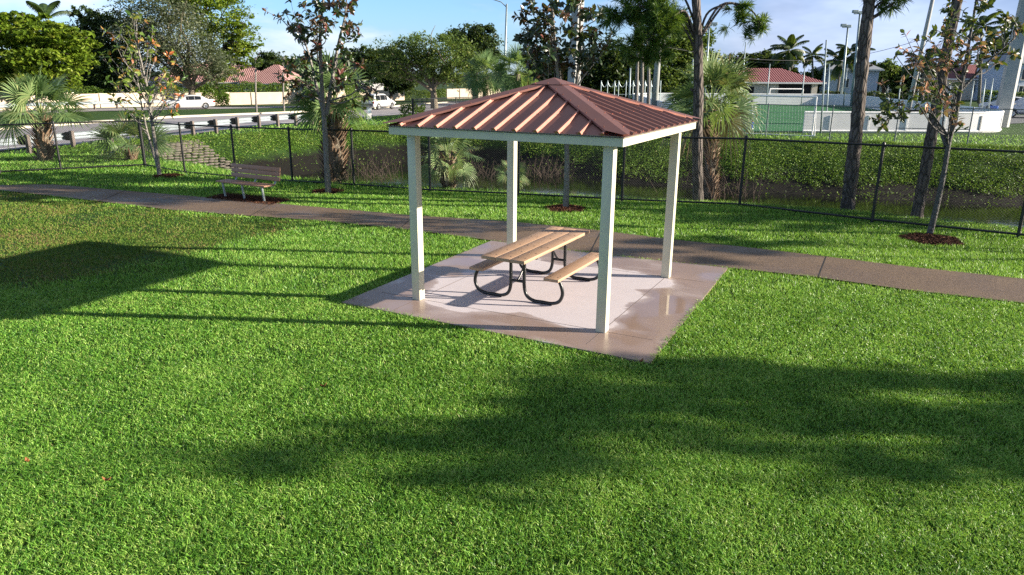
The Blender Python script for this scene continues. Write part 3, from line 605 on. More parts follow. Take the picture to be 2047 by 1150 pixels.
# ---- palms
def fan(mbv, o, d, R, rng, nseg=26, droop=.35, spread=2.15, up=None, w=.045, t0=.5):
    """one costapalmate fan leaf: o hub, d outward direction"""
    d = d/np.linalg.norm(d); z = A([0, 0, 1.]); s_ = np.cross(d, z); s_ = s_/np.linalg.norm(s_) if np.linalg.norm(s_) > .05 else A([1, 0, 0]); nn = np.cross(s_, d); a_ = rng.normal(0, .75); s_, nn = s_*math.cos(a_)+nn*math.sin(a_), nn*math.cos(a_)-s_*math.sin(a_)
    ph = np.linspace(-spread, spread, nseg)+rng.normal(0, .03, nseg); L = R*(.62+.38*np.cos(ph*.55))*(.88+.24*rng.random(nseg))
    dr = np.cos(ph)[:, None]*d+np.sin(ph)[:, None]*s_; fold = nn*(.10*R*np.abs(np.sin(ph)))[:, None]
    pr = -np.sin(ph)[:, None]*d+np.cos(ph)[:, None]*s_; W = w*R*(1+.2*rng.random((nseg, 1)))
    b0 = o+dr*.05*R; M = o+dr*(L*.5)[:, None]+fold-z*(droop*.18*L)[:, None]; Q = o+dr*(L*.82)[:, None]+fold*.6-z*(droop*.62*L)[:, None]; T = o+dr*(L*.97)[:, None]-z*(droop*(1.05+.5*rng.random(nseg))*L)[:, None]
    V = np.stack([b0-pr*W*.25, b0+pr*W*.25, M-pr*W*.6, M+pr*W*.6, Q-pr*W*.32, Q+pr*W*.32, T], 1).reshape(-1, 3); i_ = np.arange(nseg)[:, None]*7
    t_ = np.repeat(np.clip(t0+.15*rng.standard_normal(nseg), 0, 1), 7)
    mbv.append((V, np.r_[i_+np.array([[0, 1, 3, 2]]), i_+np.array([[2, 3, 5, 4]])], i_+np.array([[4, 5, 6]]), t_))
def strip(mbv, P, w0, w1, t0):                      # petiole as a narrow V-shaped strip
    P = A(P); n = len(P); T = np.gradient(P, axis=0); s_ = np.cross(T, [0, 0, 1.]); s_ /= np.linalg.norm(s_, axis=1)[:, None]+1e-9; w_ = np.linspace(w0, w1, n)[:, None]
    V = np.stack([P-s_*w_, P-A([0, 0, 1])*w_, P+s_*w_], 1).reshape(-1, 3); i_ = np.arange(n-1)[:, None]*3
    mbv.append((V, np.r_[i_+np.array([[0, 1, 4, 3]]), i_+np.array([[1, 2, 5, 4]])], np.zeros((0, 3), int), np.full(len(V), t0)))
def flush(name, mbv, mat, o):
    n0 = 0; V, F4, F3, T = [], [], [], []
    for v, f4, f3, t_ in mbv: V.append(v); F4.append(f4+n0); F3.append(f3+n0); T.append(t_); n0 += len(v)
    return mk(name, np.concatenate(V), [np.concatenate(F4), np.concatenate(F3)], mat, o, attrs={'tint': np.concatenate(T)})
palmleaf = leafmat('sabal_leaf', [(0, (.035, .08, .03)), (.35, (.105, .18, .07)), (.7, (.20, .29, .11)), (.9, (.32, .36, .16)), (1, (.33, .24, .12))], .34, .42, .45)
deadleaf = leafmat('dead_palm_leaf', [(0, (.10, .06, .035)), (.5, (.24, .17, .10)), (1, (.42, .36, .28))], .1, .8, .2)
def sabal(label, base, Y, hub, R, nf, tr=.2, seed=0, dead=0, lo=-.5, boots=True, lean=None, group=None, hi=1.45, pet=1.0):
    rng = np.random.default_rng(seed+500); b = pd(*base, Y); b[2] = gz(b[0], b[1]); o = thing('sabal_palm', label, 'palm', b, 0, group); h = pd(*hub, Y)-b
    mb = MB(); mb.tube([(0, 0, -.2), h*.5, h*.97], [tr*1.05, tr*.85, tr*.75], 10); mb.build('trunk', oakbark, o, True)
    if boots:                                       # crossing stubs of cut leaf stalks
        bt = MB(); H_ = np.linalg.norm(h); nr = int(H_/.085)
        for i_ in range(nr):
            for j_ in range(5):
                a = i_*2.4+j_*2*PI/5+rng.normal(0, .12); f_ = (i_+.5)/nr; c_ = h*f_; out = A([math.cos(a), math.sin(a), 0]); sd_ = A([-math.sin(a), math.cos(a), 0]); l_ = rng.uniform(.14, .34)*(1 if rng.random() < .8 else 1.5)
                p0 = c_+out*tr*.72-A([0, 0, .10]); p1 = c_+out*(tr*1.02+l_*.22)+A([0, 0, l_*.35]); p2 = p1+out*l_*.38+A([0, 0, l_*.48]); w_ = rng.uniform(.035, .07); tt = float(np.clip(.5+.28*rng.standard_normal(), 0, 1))
                bt.add([p0-sd_*w_*1.5, p0+sd_*w_*1.5, p1+sd_*w_, p1-sd_*w_, p2+sd_*w_*.55, p2-sd_*w_*.55, p1+out*.03, p0+out*.045], [(0, 1, 2, 3), (3, 2, 4, 5), (0, 3, 6, 7), (1, 7, 6, 2), (3, 5, 6), (2, 6, 4)], tt)
        bt.build('leaf_boots', bootm, o, tint=True)
    lv, ld = [], []
    for i_ in range(nf):
        f_ = i_/max(nf-1, 1); el = hi+(lo-hi)*f_**.85+rng.normal(0, .1); az = i_*2.39996+rng.normal(0, .15); d0 = A([math.cos(az)*math.cos(el), math.sin(az)*math.cos(el), math.sin(el)])
        pl = pet*R*rng.uniform(.85, 1.15); e1 = el-rng.uniform(.1, .28); d1 = A([math.cos(az)*math.cos(e1), math.sin(az)*math.cos(e1), math.sin(e1)]); k1 = h+d0*pl*.5; k2 = k1+d1*pl*.5
        isd = f_ > 1-dead; dst = ld if isd else lv; strip(dst, [h, k1, k2], .03*R, .014*R, .8)
        e2 = e1-rng.uniform(-.05, .25); d2 = A([math.cos(az)*math.cos(e2), math.sin(az)*math.cos(e2), math.sin(e2)])
        fan(dst, k2, d2, R*rng.uniform(.9, 1.1), rng, 28, .03+.11*rng.random()+.10*f_+(.35 if isd else 0), t0=float(np.clip(.5+.16*rng.standard_normal(), 0, .85)))
    flush('fronds', lv, palmleaf, o)
    if ld: flush('dead_fronds', ld, deadleaf, o)
    return o
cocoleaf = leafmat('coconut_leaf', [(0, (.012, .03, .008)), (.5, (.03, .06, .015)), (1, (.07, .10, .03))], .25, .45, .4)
def coco(label, base, Y, hub, R, nf=16, seed=0, tr=.16, group='feathery palms against the sky'):
    rng = np.random.default_rng(seed+900); b = pd(*base, Y); b[2] = gz(b[0], b[1]); o = thing('coconut_palm', label, 'palm', b, 0, group); h = pd(*hub, Y)-b
    mb = MB(); mb.tube([(0, 0, -.2), h*.5+A([.1, 0, 0]), h], [tr*1.3, tr, tr*.8], 8); mb.build('trunk', greybark, o, True); lv = []
    for i_ in range(nf):
        az = i_*2.39996+rng.normal(0, .2); el = 1.35-1.75*(i_/(nf-1))+rng.normal(0, .1); hz_ = A([math.cos(az), math.sin(az), 0]); P = [h]; n_ = 9; q = h.copy()
        for j_ in range(n_): e_ = el-1.15*(j_/n_)**1.3; q = q+(hz_*math.cos(e_)+A([0, 0, math.sin(e_)]))*R/n_; P.append(q.copy())
        strip(lv, P, .03, .012, .8); P = A(P); T = np.gradient(P, axis=0); T /= np.linalg.norm(T, axis=1)[:, None]; sd_ = A([-math.sin(az), math.cos(az), 0])
        u_ = np.linspace(1.2, n_, 30); Pi = np.stack([np.interp(u_, np.arange(n_+1), P[:, c_]) for c_ in range(3)], 1); Ti = np.stack([np.interp(u_, np.arange(n_+1), T[:, c_]) for c_ in range(3)], 1); l_ = R*.27*np.sin(np.linspace(.5, 2.75, 30))[:, None]
        for s_ in (-1, 1):
            M = Pi+sd_*s_*l_*.6+Ti*l_*.35-A([0, 0, 1])*l_*.15; E_ = Pi+sd_*s_*l_*.8+Ti*l_*.6-A([0, 0, 1])*l_*(.6+.3*rng.random((30, 1))); w_ = Ti*.045*R/2.2
            V = np.stack([Pi-w_, Pi+w_, M+w_, M-w_, E_], 1).reshape(-1, 3); i2 = np.arange(30)[:, None]*5; lv.append((V, i2+np.array([[0, 1, 2, 3]]), i2+np.array([[3, 2, 4]]), np.repeat(np.clip(.45+.2*rng.standard_normal(30), 0, 1), 5)))
    flush('fronds', lv, cocoleaf, o); return o
# ---- broad-leaved saplings (leaf whorls at the ends of pale twigs)
def whorl(acc, c, d, n, L, rng, tm, ts=.2):
    d = A(d)/np.linalg.norm(d); a = np.cross(d, rng.standard_normal(3)); a /= np.linalg.norm(a); b = np.cross(d, a)
    an = rng.random(n)*2*PI; el = rng.uniform(-.35, 1.0, n); l_ = L*(.65+.6*rng.random(n)); out = (np.cos(an)[:, None]*a+np.sin(an)[:, None]*b)*np.cos(el)[:, None]+d*np.sin(el)[:, None]
    out[:, 2] -= .15; out /= np.linalg.norm(out, axis=1)[:, None]; o = c+d*rng.uniform(-.10, .03, n)[:, None]*L/.16
    sd = np.cross(out, d+rng.standard_normal((n, 3))*.4); sd /= np.linalg.norm(sd, axis=1)[:, None]; nr = np.cross(sd, out); W = (l_*.21)[:, None]; l_ = l_[:, None]
    V = np.stack([o, o+out*l_*.33+sd*W+nr*l_*.05, o+out*l_*.36, o+out*l_*.33-sd*W+nr*l_*.05, o+out*l_*.70+sd*W*.85-nr*l_*.01, o+out*l_*.72-nr*l_*.05, o+out*l_*.70-sd*W*.85-nr*l_*.01, o+out*l_-nr*l_*.13], 1).reshape(-1, 3)
    i_ = np.arange(n)[:, None]*8; acc.append((V, np.r_[i_+np.array([[1, 4, 5, 2]]), i_+np.array([[2, 5, 6, 3]])], np.r_[i_+np.array([[0, 1, 2]]), i_+np.array([[0, 2, 3]]), i_+np.array([[4, 7, 5]]), i_+np.array([[5, 7, 6]])], np.repeat(np.clip(tm+ts*rng.standard_normal(n), 0, 1), 8)))
def sapling(label, trunks, Y, tips, lm, bm, r, L, per, tm=lambda f, rng: .4, seed=0, twigs=3, dmul=1., zt=None):
    """trunks: pixel polylines at distance Y; tips: (pixel x, y, trunk index, fraction along it[, depth offset])"""
    rng = np.random.default_rng(seed+300); b = pd(*trunks[0][0], Y); b[2] = gz(b[0], b[1]); o = thing('sapling', label, 'tree', b); mb = MB(); lv = []; TR = []
    for j_, t_ in enumerate(trunks):
        P = A([pd(*q, Y+(.25*j_ if i_ else 0)) for i_, q in enumerate(t_)])-b
        if j_ == 0: P[0, 2] = -.05
        S_ = smooth_line(P, 5); r0 = r*(1 if j_ == 0 else .7); mb.tube(S_, r0*(1-.78*np.linspace(0, 1, len(S_))**.8), 9); TR.append(S_)
    for q in tips:
        T = TR[q[2]]; f = q[3]; st = T[int(f*(len(T)-1))]; dy = q[4] if len(q) > 4 else rng.uniform(-1, 1)*dmul; e = pd(q[0], q[1], Y+dy)-b
        Lb = np.linalg.norm(e-st); rb = r*(1-.75*f)*.36; P = limb(mb, st, e, max(rb, .012), .006, rng, -.03, 5, 6, .025); d = P[-1]-P[-2]
        whorl(lv, e, d, per, L, rng, tm(f, rng))
        for _ in range(twigs):
            u = rng.uniform(.45, .95); k_ = int(u*4); s0 = P[k_]+(P[min(k_+1, 4)]-P[k_])*(u*4-k_); w_ = s0+(d/np.linalg.norm(d)*.5+rng.standard_normal(3)*.5+A([0, 0, .25]))*Lb*rng.uniform(.15, .33)
            limb(mb, s0, w_, .008, .004, rng, 0, 3, 5, .02); whorl(lv, w_, w_-s0, int(per*rng.uniform(.5, 1)), L, rng, tm(f, rng))
    mb.build('trunk', bm, o, True); flush('crown', lv, lm, o); return o
# ---- pines
needlem = leafmat('pine_needle', [(0, (.02, .06, .010)), (.5, (.06, .14, .018)), (1, (.15, .21, .03))], .25, .45, .4)
def tuft(acc, c, d, rng, n=70, L=.24, w=.0065):
    d = A(d)/np.linalg.norm(d); v = rng.standard_normal((n, 3))*.55+d*.75; v /= np.linalg.norm(v, axis=1)[:, None]; o = c-d*rng.uniform(0, .18, n)[:, None]; l_ = (L*(.75+.4*rng.random(n)))[:, None]
    s_ = np.cross(v, rng.standard_normal((n, 3))); s_ /= np.linalg.norm(s_, axis=1)[:, None]; M = o+v*l_*.6; T = o+v*l_-A([0, 0, 1])*l_*.12
    V = np.stack([o-s_*w*.7, o+s_*w*.7, M+s_*w, M-s_*w, T], 1).reshape(-1, 3); i_ = np.arange(n)[:, None]*5; acc.append((V, i_+np.array([[0, 1, 2, 3]]), i_+np.array([[3, 2, 4]]), np.repeat(np.clip(.45+.2*rng.standard_normal(n)+rng.normal(0, .1), 0, 1), 5)))
def pine(label, trunk, Y, r0, r1, boughs, seed=0, stubs=(), off=None, z0=None, cat='tree', group=None, L=.24):
    """boughs: (fraction along trunk, [pixel polyline], spread radius px, tufts, depth offset)"""
    rng = np.random.default_rng(seed+700); b = pd(*trunk[0], Y); b[2] = gz(b[0], b[1]); o = thing('pine_tree', label, cat, b, 0, group); mb = MB(); lv = []
    P = A([pd(*q, Y) for q in trunk])-b; P[0, 2] = -.1; S_ = smooth_line(P, 9); n = len(S_); rr = np.linspace(r0, r1, n)*(1+.05*rng.standard_normal(n)); rr[0] *= 1.22; rr[1] *= 1.1; mb.tube(S_, rr, 14)
    for f, q, ln in stubs: s0 = S_[int(f*(n-1))]; limb(mb, s0, s0+A([q[0], q[1], q[2]])*ln, .05, .028, rng, 0, 4, 6, .05)
    for f, line_, sp_, nt, dy in boughs:
        s0 = S_[int(f*(n-1))]; Q = [s0]+[pd(*q, Y+dy*(i_+1)/len(line_))-b for i_, q in enumerate(line_)]; Q = smooth_line(Q, 5); mb.tube(Q, np.linspace(.034, .009, len(Q)), 7); s_ = Y*1.04/FP*sp_
        for _ in range(nt):
            u = rng.uniform(.35, 1)**.8; q = Q[int(u*(len(Q)-1))]; e = q+rng.standard_normal(3)*A([1, 1, .62])*s_*.55+A([0, 0, .1*s_]); limb(mb, q, e, .014, .006, rng, 0, 3, 5, .04); tuft(lv, e, e-q+A([0, 0, .1]), rng, L=L)
            if rng.random() < .8: e2 = e+rng.standard_normal(3)*.16; tuft(lv, e2, e2-q, rng, L=L)
    mb.build('trunk', pinebark, o, True)
    if lv: flush('crown', lv, needlem, o)
    return o

# ================= saplings and pines along the fence
magA = leafmat('yellowing_leaf', [(0, (.05, .11, .02)), (.4, (.13, .20, .03)), (.68, (.27, .29, .06)), (.84, (.34, .20, .05)), (1, (.36, .10, .03))], .3, .4, .4)
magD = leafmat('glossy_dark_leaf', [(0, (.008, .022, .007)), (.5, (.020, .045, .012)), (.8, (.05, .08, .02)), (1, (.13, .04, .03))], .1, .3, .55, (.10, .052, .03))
magR = leafmat('half_withered_leaf', [(0, (.010, .028, .010)), (.55, (.025, .055, .018)), (.7, (.06, .08, .02)), (.76, (.42, .17, .08)), (1, (.62, .31, .19))], .2, .45, .45)
sapling('twin stemmed young tree with yellow and orange leaves at the fence corner', [[(319, 352), (312, 300), (303, 240), (293, 170), (276, 95), (272, 40)], [(319, 345), (308, 310), (294, 262), (283, 210), (277, 170), (272, 120)]], 23.9,
        [(275, 25, 0, .85), (290, 38, 0, .8), (262, 30, 0, .85), (305, 58, 0, .7), (262, 55, 0, .75), (224, 68, 0, .6), (238, 66, 0, .6), (256, 60, 0, .6), (203, 108, 0, .5), (218, 112, 0, .5), (233, 92, 0, .55), (245, 110, 0, .5), (260, 138, 0, .5), (255, 135, 1, .8), (300, 105, 0, .6), (312, 100, 0, .6), (338, 110, 0, .55), (350, 125, 0, .5), (330, 135, 0, .5), (355, 160, 0, .42), (340, 165, 0, .45), (325, 155, 0, .5), (212, 160, 1, .6), (228, 165, 1, .6), (262, 160, 1, .8), (310, 170, 0, .45), (362, 190, 0, .4), (352, 178, 0, .4), (235, 205, 1, .45), (226, 200, 1, .45), (255, 218, 1, .4), (275, 232, 1, .3), (290, 180, 0, .4), (280, 140, 0, .55), (268, 90, 0, .65), (300, 78, 0, .7), (335, 190, 0, .38), (356, 215, 0, .36), (246, 165, 1, .6)],
        magA, greybark, .075, .20, 6, lambda f, rng: float(np.clip(.38+.22*rng.standard_normal()+.35*(rng.random() < .4), 0, 1)), 1, 2)
sapling('tall slender dark leaved sapling with reddish tips behind the park bench', [[(656, 384), (653, 330), (648, 240), (642, 150), (640, 70), (646, 0), (650, -70)], [(652, 232), (664, 160), (676, 90), (690, 30), (694, -30)], [(648, 225), (632, 170), (618, 110), (604, 70)]], 20.6,
        [(553, 32, 2, .8), (570, 25, 2, .8), (590, 32, 2, .8), (585, 60, 2, .8), (596, 75, 2, .7), (610, 62, 2, .95), (620, 30, 0, .6), (628, 40, 0, .6), (604, 8, 0, .62), (645, 40, 0, .6), (655, 52, 0, .6), (640, 15, 0, .75), (660, 8, 0, .8), (672, 25, 1, .8), (700, 22, 1, .85), (702, 48, 1, .6), (692, 60, 1, .7), (712, 75, 1, .5), (680, 10, 1, .9), (705, 2, 1, .95), (650, -15, 0, .85), (625, -10, 0, .8), (665, -35, 0, .9), (635, 100, 0, .5), (615, 110, 2, .7), (628, 85, 0, .5), (600, 120, 2, .5), (575, 130, 2, .4), (560, 150, 2, .3), (590, 165, 2, .3), (612, 150, 2, .4), (700, 120, 1, .4), (690, 105, 1, .5), (722, 130, 1, .3), (715, 165, 1, .2), (740, 165, 1, .12), (742, 190, 1, .10), (680, 150, 1, .4), (670, 175, 1, .3), (625, 190, 2, .15), (640, 125, 0, .5), (575, 185, 2, .2), (655, 135, 0, .5), (615, 75, 2, .9)],
        magD, greybark, .095, .17, 11, lambda f, rng: float(np.clip(.42+.2*rng.standard_normal()+.5*(rng.random() < .22), 0, 1)), 2, 3)
sapling('dark leaved sapling whose crown rises behind the shelter roof peak', [[(1131, 414), (1133, 350), (1132, 280), (1120, 200), (1112, 120), (1106, 40), (1100, -50)], [(1132, 300), (1148, 200), (1158, 110), (1160, 20), (1165, -40)], [(1132, 290), (1105, 205), (1082, 140), (1062, 90)]], 18.5,
        [(1055, 5, 0, .8), (1050, 25, 2, .9), (1065, 18, 0, .8), (1078, 22, 0, .8), (1090, 18, 0, .8), (1075, 40, 2, .9), (1060, 60, 2, .9), (1095, 40, 0, .7), (1110, 20, 0, .85), (1120, 5, 0, .9), (1130, 30, 1, .8), (1100, 60, 0, .65), (1085, 75, 2, .8), (1060, 80, 2, .8), (1070, 62, 2, .85), (1050, 100, 2, .7), (1040, 78, 2, .8), (1055, 112, 2, .6), (1075, 100, 2, .6), (1095, 95, 0, .55), (1115, 80, 0, .6), (1130, 95, 1, .5), (1140, 60, 1, .65), (1172, 30, 1, .7), (1185, 25, 1, .7), (1200, 28, 1, .68), (1178, 62, 1, .55), (1190, 75, 1, .5), (1165, 70, 1, .5), (1195, 95, 1, .4), (1180, 100, 1, .4), (1160, 115, 1, .4), (1165, 140, 1, .3), (1110, 120, 0, .5), (1085, 130, 2, .4), (1100, 110, 2, .5), (1120, 130, 0, .45), (1140, 128, 1, .35), (1060, 135, 2, .4), (1222, 70, 1, .3), (1195, 62, 1, .5), (1105, 90, 0, .6), (1075, 120, 2, .5), (1090, 55, 0, .7), (1140, 10, 1, .8)],
        magD, greybark, .085, .19, 11, lambda f, rng: float(np.clip(.30+.17*rng.standard_normal()+.5*(rng.random() < .1), 0, 1)), 3, 3)
sapling('leaning grey stemmed sapling with withered rust brown leaves at the right', [[(1857, 470), (1868, 430), (1884, 360), (1896, 290), (1912, 225), (1925, 150), (1938, 80), (1950, 10), (1960, -60)], [(1894, 300), (1902, 240), (1915, 190), (1950, 150), (1990, 110), (2030, 75)], [(1892, 292), (1876, 250), (1858, 225), (1820, 222), (1775, 230)]], 15.6,
        [(1755, 240, 2, .98), (1765, 252, 2, .98), (1775, 215, 2, .8), (1770, 222, 2, .9), (1785, 205, 2, .7), (1805, 222, 2, .75), (1830, 80, 0, .6), (1800, 95, 0, .55), (1812, 100, 0, .55), (1790, 110, 0, .5), (1820, 115, 0, .5), (1835, 125, 0, .5), (1850, 105, 0, .55), (1845, 140, 0, .45), (1862, 130, 0, .5), (1870, 90, 0, .6), (1880, 110, 0, .6), (1890, 15, 0, .8), (1900, 22, 0, .8), (1885, 40, 0, .75), (1830, 175, 0, .4), (1845, 180, 0, .4), (1825, 190, 0, .4), (1880, 190, 0, .4), (1895, 200, 0, .38), (1905, 175, 0, .45), (1920, 120, 0, .6), (1940, 95, 1, .5), (1955, 85, 1, .6), (1975, 95, 1, .65), (1960, 110, 1, .6), (1990, 85, 1, .8), (2005, 60, 1, .9), (2030, 45, 1, .98), (2045, 55, 1, .98), (2012, 35, 1, .9), (1960, 20, 0, .9), (1975, 10, 0, .9), (1945, 45, 0, .8), (1925, 60, 0, .75), (1930, 130, 1, .3), (2000, 125, 1, .6), (2030, 110, 1, .8), (1860, 160, 0, .45), (1915, 90, 0, .65), (1890, 70, 0, .7), (1870, 60, 0, .7), (1915, 245, 1, .1), (1955, 60, 0, .75)],
        magR, dimbark, .075, .145, 8, lambda f, rng: float(np.clip(.35+.15*rng.standard_normal()+.45*(rng.random() < (.62 if f < .66 else .15)), 0, 1)), 4, 3)
pine('slash pine by the fence whose boughs reach out over the shelter', [(1396, 402), (1394, 300), (1396, 200), (1396, 120), (1394, 50), (1388, -60), (1380, -220)], 19.8, .145, .10,
     [(.575, [(1372, 26), (1350, 30), (1320, 55), (1290, 85), (1250, 100)], 26, 30, -.5), (.575, [(1365, 24), (1330, 42), (1290, 40), (1245, 25), (1222, 35)], 24, 30, .5), (.53, [(1368, 58), (1342, 40), (1315, 22), (1270, 10)], 30, 34, 0), (.66, [(1360, -15), (1310, -20), (1262, 0)], 30, 26, .5), (.575, [(1358, 30), (1330, 62), (1300, 112), (1262, 122)], 24, 26, .2),
      (.60, [(1412, 30), (1440, 12), (1470, 8), (1500, 20), (1522, 45), (1526, 55)], 10, 9, .3), (.60, [(1450, 8), (1485, 25), (1475, 42), (1468, 52)], 7, 4, .2), (.60, [(1440, 11), (1495, 16), (1518, 48), (1505, 70), (1488, 66)], 7, 5, .28)], 1, stubs=((.37, (-.5, 0, .35), .45),))
pine('thick reddish barked pine trunk with a broken stub right of the shelter', [(1694, 420), (1704, 330), (1714, 240), (1722, 150), (1730, 70), (1738, 0), (1745, -110), (1750, -200)], 18.6, .175, .125,
     [(.66, [(1752, 12), (1765, 2), (1790, -15), (1815, -5)], 18, 14, 0), (.8, [(1780, -40), (1830, -25)], 24, 16, .3), (.82, [(1700, -60), (1650, -45)], 26, 16, -.5)], 2, stubs=((.46, (.8, -.2, .45), .28), (.64, (.75, 0, .5), .8)), L=.27)
pine('slim leaning pine trunk behind the sapling with withered leaves', [(1832, 434), (1848, 350), (1862, 270), (1878, 180), (1893, 100), (1908, 30), (1925, -60), (1940, -150)], 17.8, .14, .10,
     [(.85, [(1960, -60), (2000, -40)], 24, 14, .3), (.85, [(1880, -90), (1840, -70)], 24, 14, -.3)], 3)
# ================= sabal palms
sabal('large sabal palm with shaggy boots left of the fence corner by the guardrail', (90, 320), 27.8, (82, 232), .92, 26, .27, 1, lo=.05, pet=1.05, hi=1.5)
sabal('small low sabal palm behind the fence corner tree', (263, 322), 28.2, (264, 298), .85, 18, .17, 2, lo=.05, hi=1.45, pet=1.0)
sabal('sabal palm with a thick booted trunk right behind the tall sapling', (668, 366), 22.6, (668, 205), .80, 34, .31, 3, lo=-.3, pet=.95)
sabal('little sabal palm with flared pale trunk beside the front left post', (897, 377), 21.8, (896, 318), .62, 14, .16, 4, lo=-.45)
sabal('tiny sabal palm half hidden by the back post of the shelter', (1022, 386), 21.4, (1022, 352), .30, 12, .09, 5, lo=-.5, boots=False)
sabal('broad sabal palm with hanging dead fronds behind the slash pine', (1425, 332), 31.5, (1422, 205), 1.22, 34, .27, 6, dead=.1, lo=-.5, pet=.95)
sabal('sabal palm beside the road left of the street lamp post', (968, 222), 58, (972, 150), 1.08, 34, .28, 7, lo=-.9, boots=False)
sabal('sabal palm right of the street lamp behind the shelter roof', (1035, 222), 55, (1035, 145), 1.08, 34, .28, 8, lo=-.9, boots=False)
# ================= feathery palms
G = None
coco('feathery palm top rising above the bright green tree at the upper left', (92, 200), 86, (92, 42), 3.0, 9, 1)
coco('tallest feathery palm just right of the dark tree above the red tiled roof', (1577, 195), 112, (1577, 103), 3.1, 17, 2)
coco('small feathery palm standing alone right of the tiled roof ridge', (1623, 195), 115, (1624, 112), 2.3, 15, 3)
coco('thin crowned palm beside the left floodlight pole', (1672, 195), 105, (1680, 125), 3.0, 13, 4)
coco('full crowned palm close left of the thick pine trunk', (1706, 195), 105, (1706, 108), 2.8, 14, 5)
coco('dark palm crown behind the withered leaves of the right sapling', (1846, 190), 95, (1846, 128), 2.6, 16, 6)
coco('palm crown left of the great concrete poles at the upper right', (1960, 190), 95, (1962, 55), 2.7, 15, 7)
coco('palm with drooping fronds partly behind the great concrete poles', (2020, 190), 95, (2022, 62), 2.8, 15, 8)
# ================= trees beyond the road
L_bright = leafmat('bright_feathery_leaf', [(0, (.045, .095, .006)), (.45, (.115, .19, .012)), (.8, (.20, .27, .025)), (1, (.28, .30, .05))], .35, .5, .3)
L_grey = leafmat('grey_green_leaf', [(0, (.045, .06, .035)), (.5, (.10, .125, .07)), (.85, (.17, .19, .115)), (1, (.25, .24, .17))], .25, .5, .3)
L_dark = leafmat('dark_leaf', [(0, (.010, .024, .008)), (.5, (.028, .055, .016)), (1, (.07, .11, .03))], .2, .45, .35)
L_mid = leafmat('mid_green_leaf', [(0, (.03, .065, .015)), (.5, (.085, .14, .03)), (.85, (.16, .21, .05)), (1, (.24, .25, .08))], .28, .48, .3)
TG = 'trees beyond the road'
tree('broad_tree', 'bright yellow green tree with layered crown at the left edge', (40, 212), 70, [(20, 60, 70, 26), (90, 70, 75, 22), (135, 85, 55, 24), (30, 100, 80, 30), (100, 120, 70, 35), (35, 35, 55, 10), (5, 150, 60, 35), (90, 160, 60, 30)], 26000, .42, L_bright, darkbark, .4, TG, 1, flat=.35, spread=.32, fork=(45, 170))
tree('broad_tree', 'very dark rounded tree between the bright layered tree and the grey oak', (200, 195), 90, [(175, 100, 55, 40), (225, 75, 55, 42), (180, 145, 60, 40), (235, 135, 60, 45), (170, 30, 30, 14), (200, 45, 35, 14)], 22000, .38, L_dark, darkbark, .35, TG, 2, fork=(205, 165))
tree('live_oak', 'large grey green oak with twiggy crown above the white sedan', (385, 204), 88, [(300, 60, 75, 50), (362, 70, 62, 60), (418, 122, 52, 38), (300, 100, 60, 45), (370, 120, 72, 40), (325, 12, 60, 30), (445, 150, 40, 18), (268, 38, 45, 35)], 25000, .27, L_grey, oakbark, .42, TG, 3, fork=(383, 180))
tree('broad_tree', 'tall vivid green tree reaching out of frame behind the grey oak', (430, 190), 112, [(420, 25, 80, 45), (460, 75, 50, 45), (400, -20, 80, 40), (488, 45, 26, 10), (485, 85, 30, 20), (490, 120, 22, 16), (350, -15, 70, 25), (440, 130, 35, 30)], 22000, .42, L_bright, darkbark, .45, TG, 4, flat=.4, fork=(430, 150))
tree('broad_tree', 'spreading pale green tree with forked pale trunk right of the white vehicle', (868, 201), 86, [(800, 110, 50, 32), (850, 95, 60, 30), (905, 115, 55, 38), (830, 140, 60, 25), (915, 150, 40, 25), (775, 140, 35, 25), (870, 140, 50, 28)], 16000, .29, L_mid, oakbark, .38, TG, 5, fork=(866, 182))
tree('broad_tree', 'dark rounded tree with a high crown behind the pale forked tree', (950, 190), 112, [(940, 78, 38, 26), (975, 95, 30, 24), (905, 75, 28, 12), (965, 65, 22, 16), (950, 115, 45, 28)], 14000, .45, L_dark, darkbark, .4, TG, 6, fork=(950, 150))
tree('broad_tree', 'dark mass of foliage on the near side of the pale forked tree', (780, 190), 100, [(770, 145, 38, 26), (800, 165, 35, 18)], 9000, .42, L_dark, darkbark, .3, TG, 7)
for i_, (x_, y_, rx_, ry_, s_) in enumerate(((535, 128, 38, 24, 'dark distant tree left of the tall sapling above the pink roofs'), (600, 140, 40, 28, 'dark distant tree behind the tall sapling'), (668, 132, 36, 26, 'dark distant tree right behind the booted palm crown'), (722, 118, 38, 24, 'dark distant tree above the red house roof'), (775, 112, 28, 16, 'small dark distant tree touching the pale forked tree'))):
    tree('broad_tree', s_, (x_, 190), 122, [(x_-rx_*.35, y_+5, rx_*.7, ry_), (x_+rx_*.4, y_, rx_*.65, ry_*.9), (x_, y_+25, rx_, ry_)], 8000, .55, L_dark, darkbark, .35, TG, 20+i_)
tree('broad_tree', 'huge dark round tree behind the concrete pole and slash pine', (1365, 200), 96, [(1345, 85, 45, 42), (1390, 110, 45, 45), (1360, 60, 35, 22), (1330, 140, 55, 45), (1400, 155, 40, 35)], 20000, .45, L_mid, darkbark, .5, TG, 9, fork=(1365, 165))
for i_, (x_, y_, rx_, ry_, s_) in enumerate(((1090, 150, 45, 40, 'dark tree just above the shelter roof peak'), (1180, 140, 60, 45, 'dark wide tree behind the sapling right of the roof peak'), (1250, 130, 55, 50, 'dark tree behind the three slender trunks'), (1310, 170, 40, 30, 'low dark tree behind the netted posts'))):
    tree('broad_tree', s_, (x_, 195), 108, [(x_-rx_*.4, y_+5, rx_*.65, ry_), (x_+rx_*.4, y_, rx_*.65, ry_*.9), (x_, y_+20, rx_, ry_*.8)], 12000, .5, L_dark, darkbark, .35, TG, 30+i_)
RG = 'trees beyond the sports pitch'
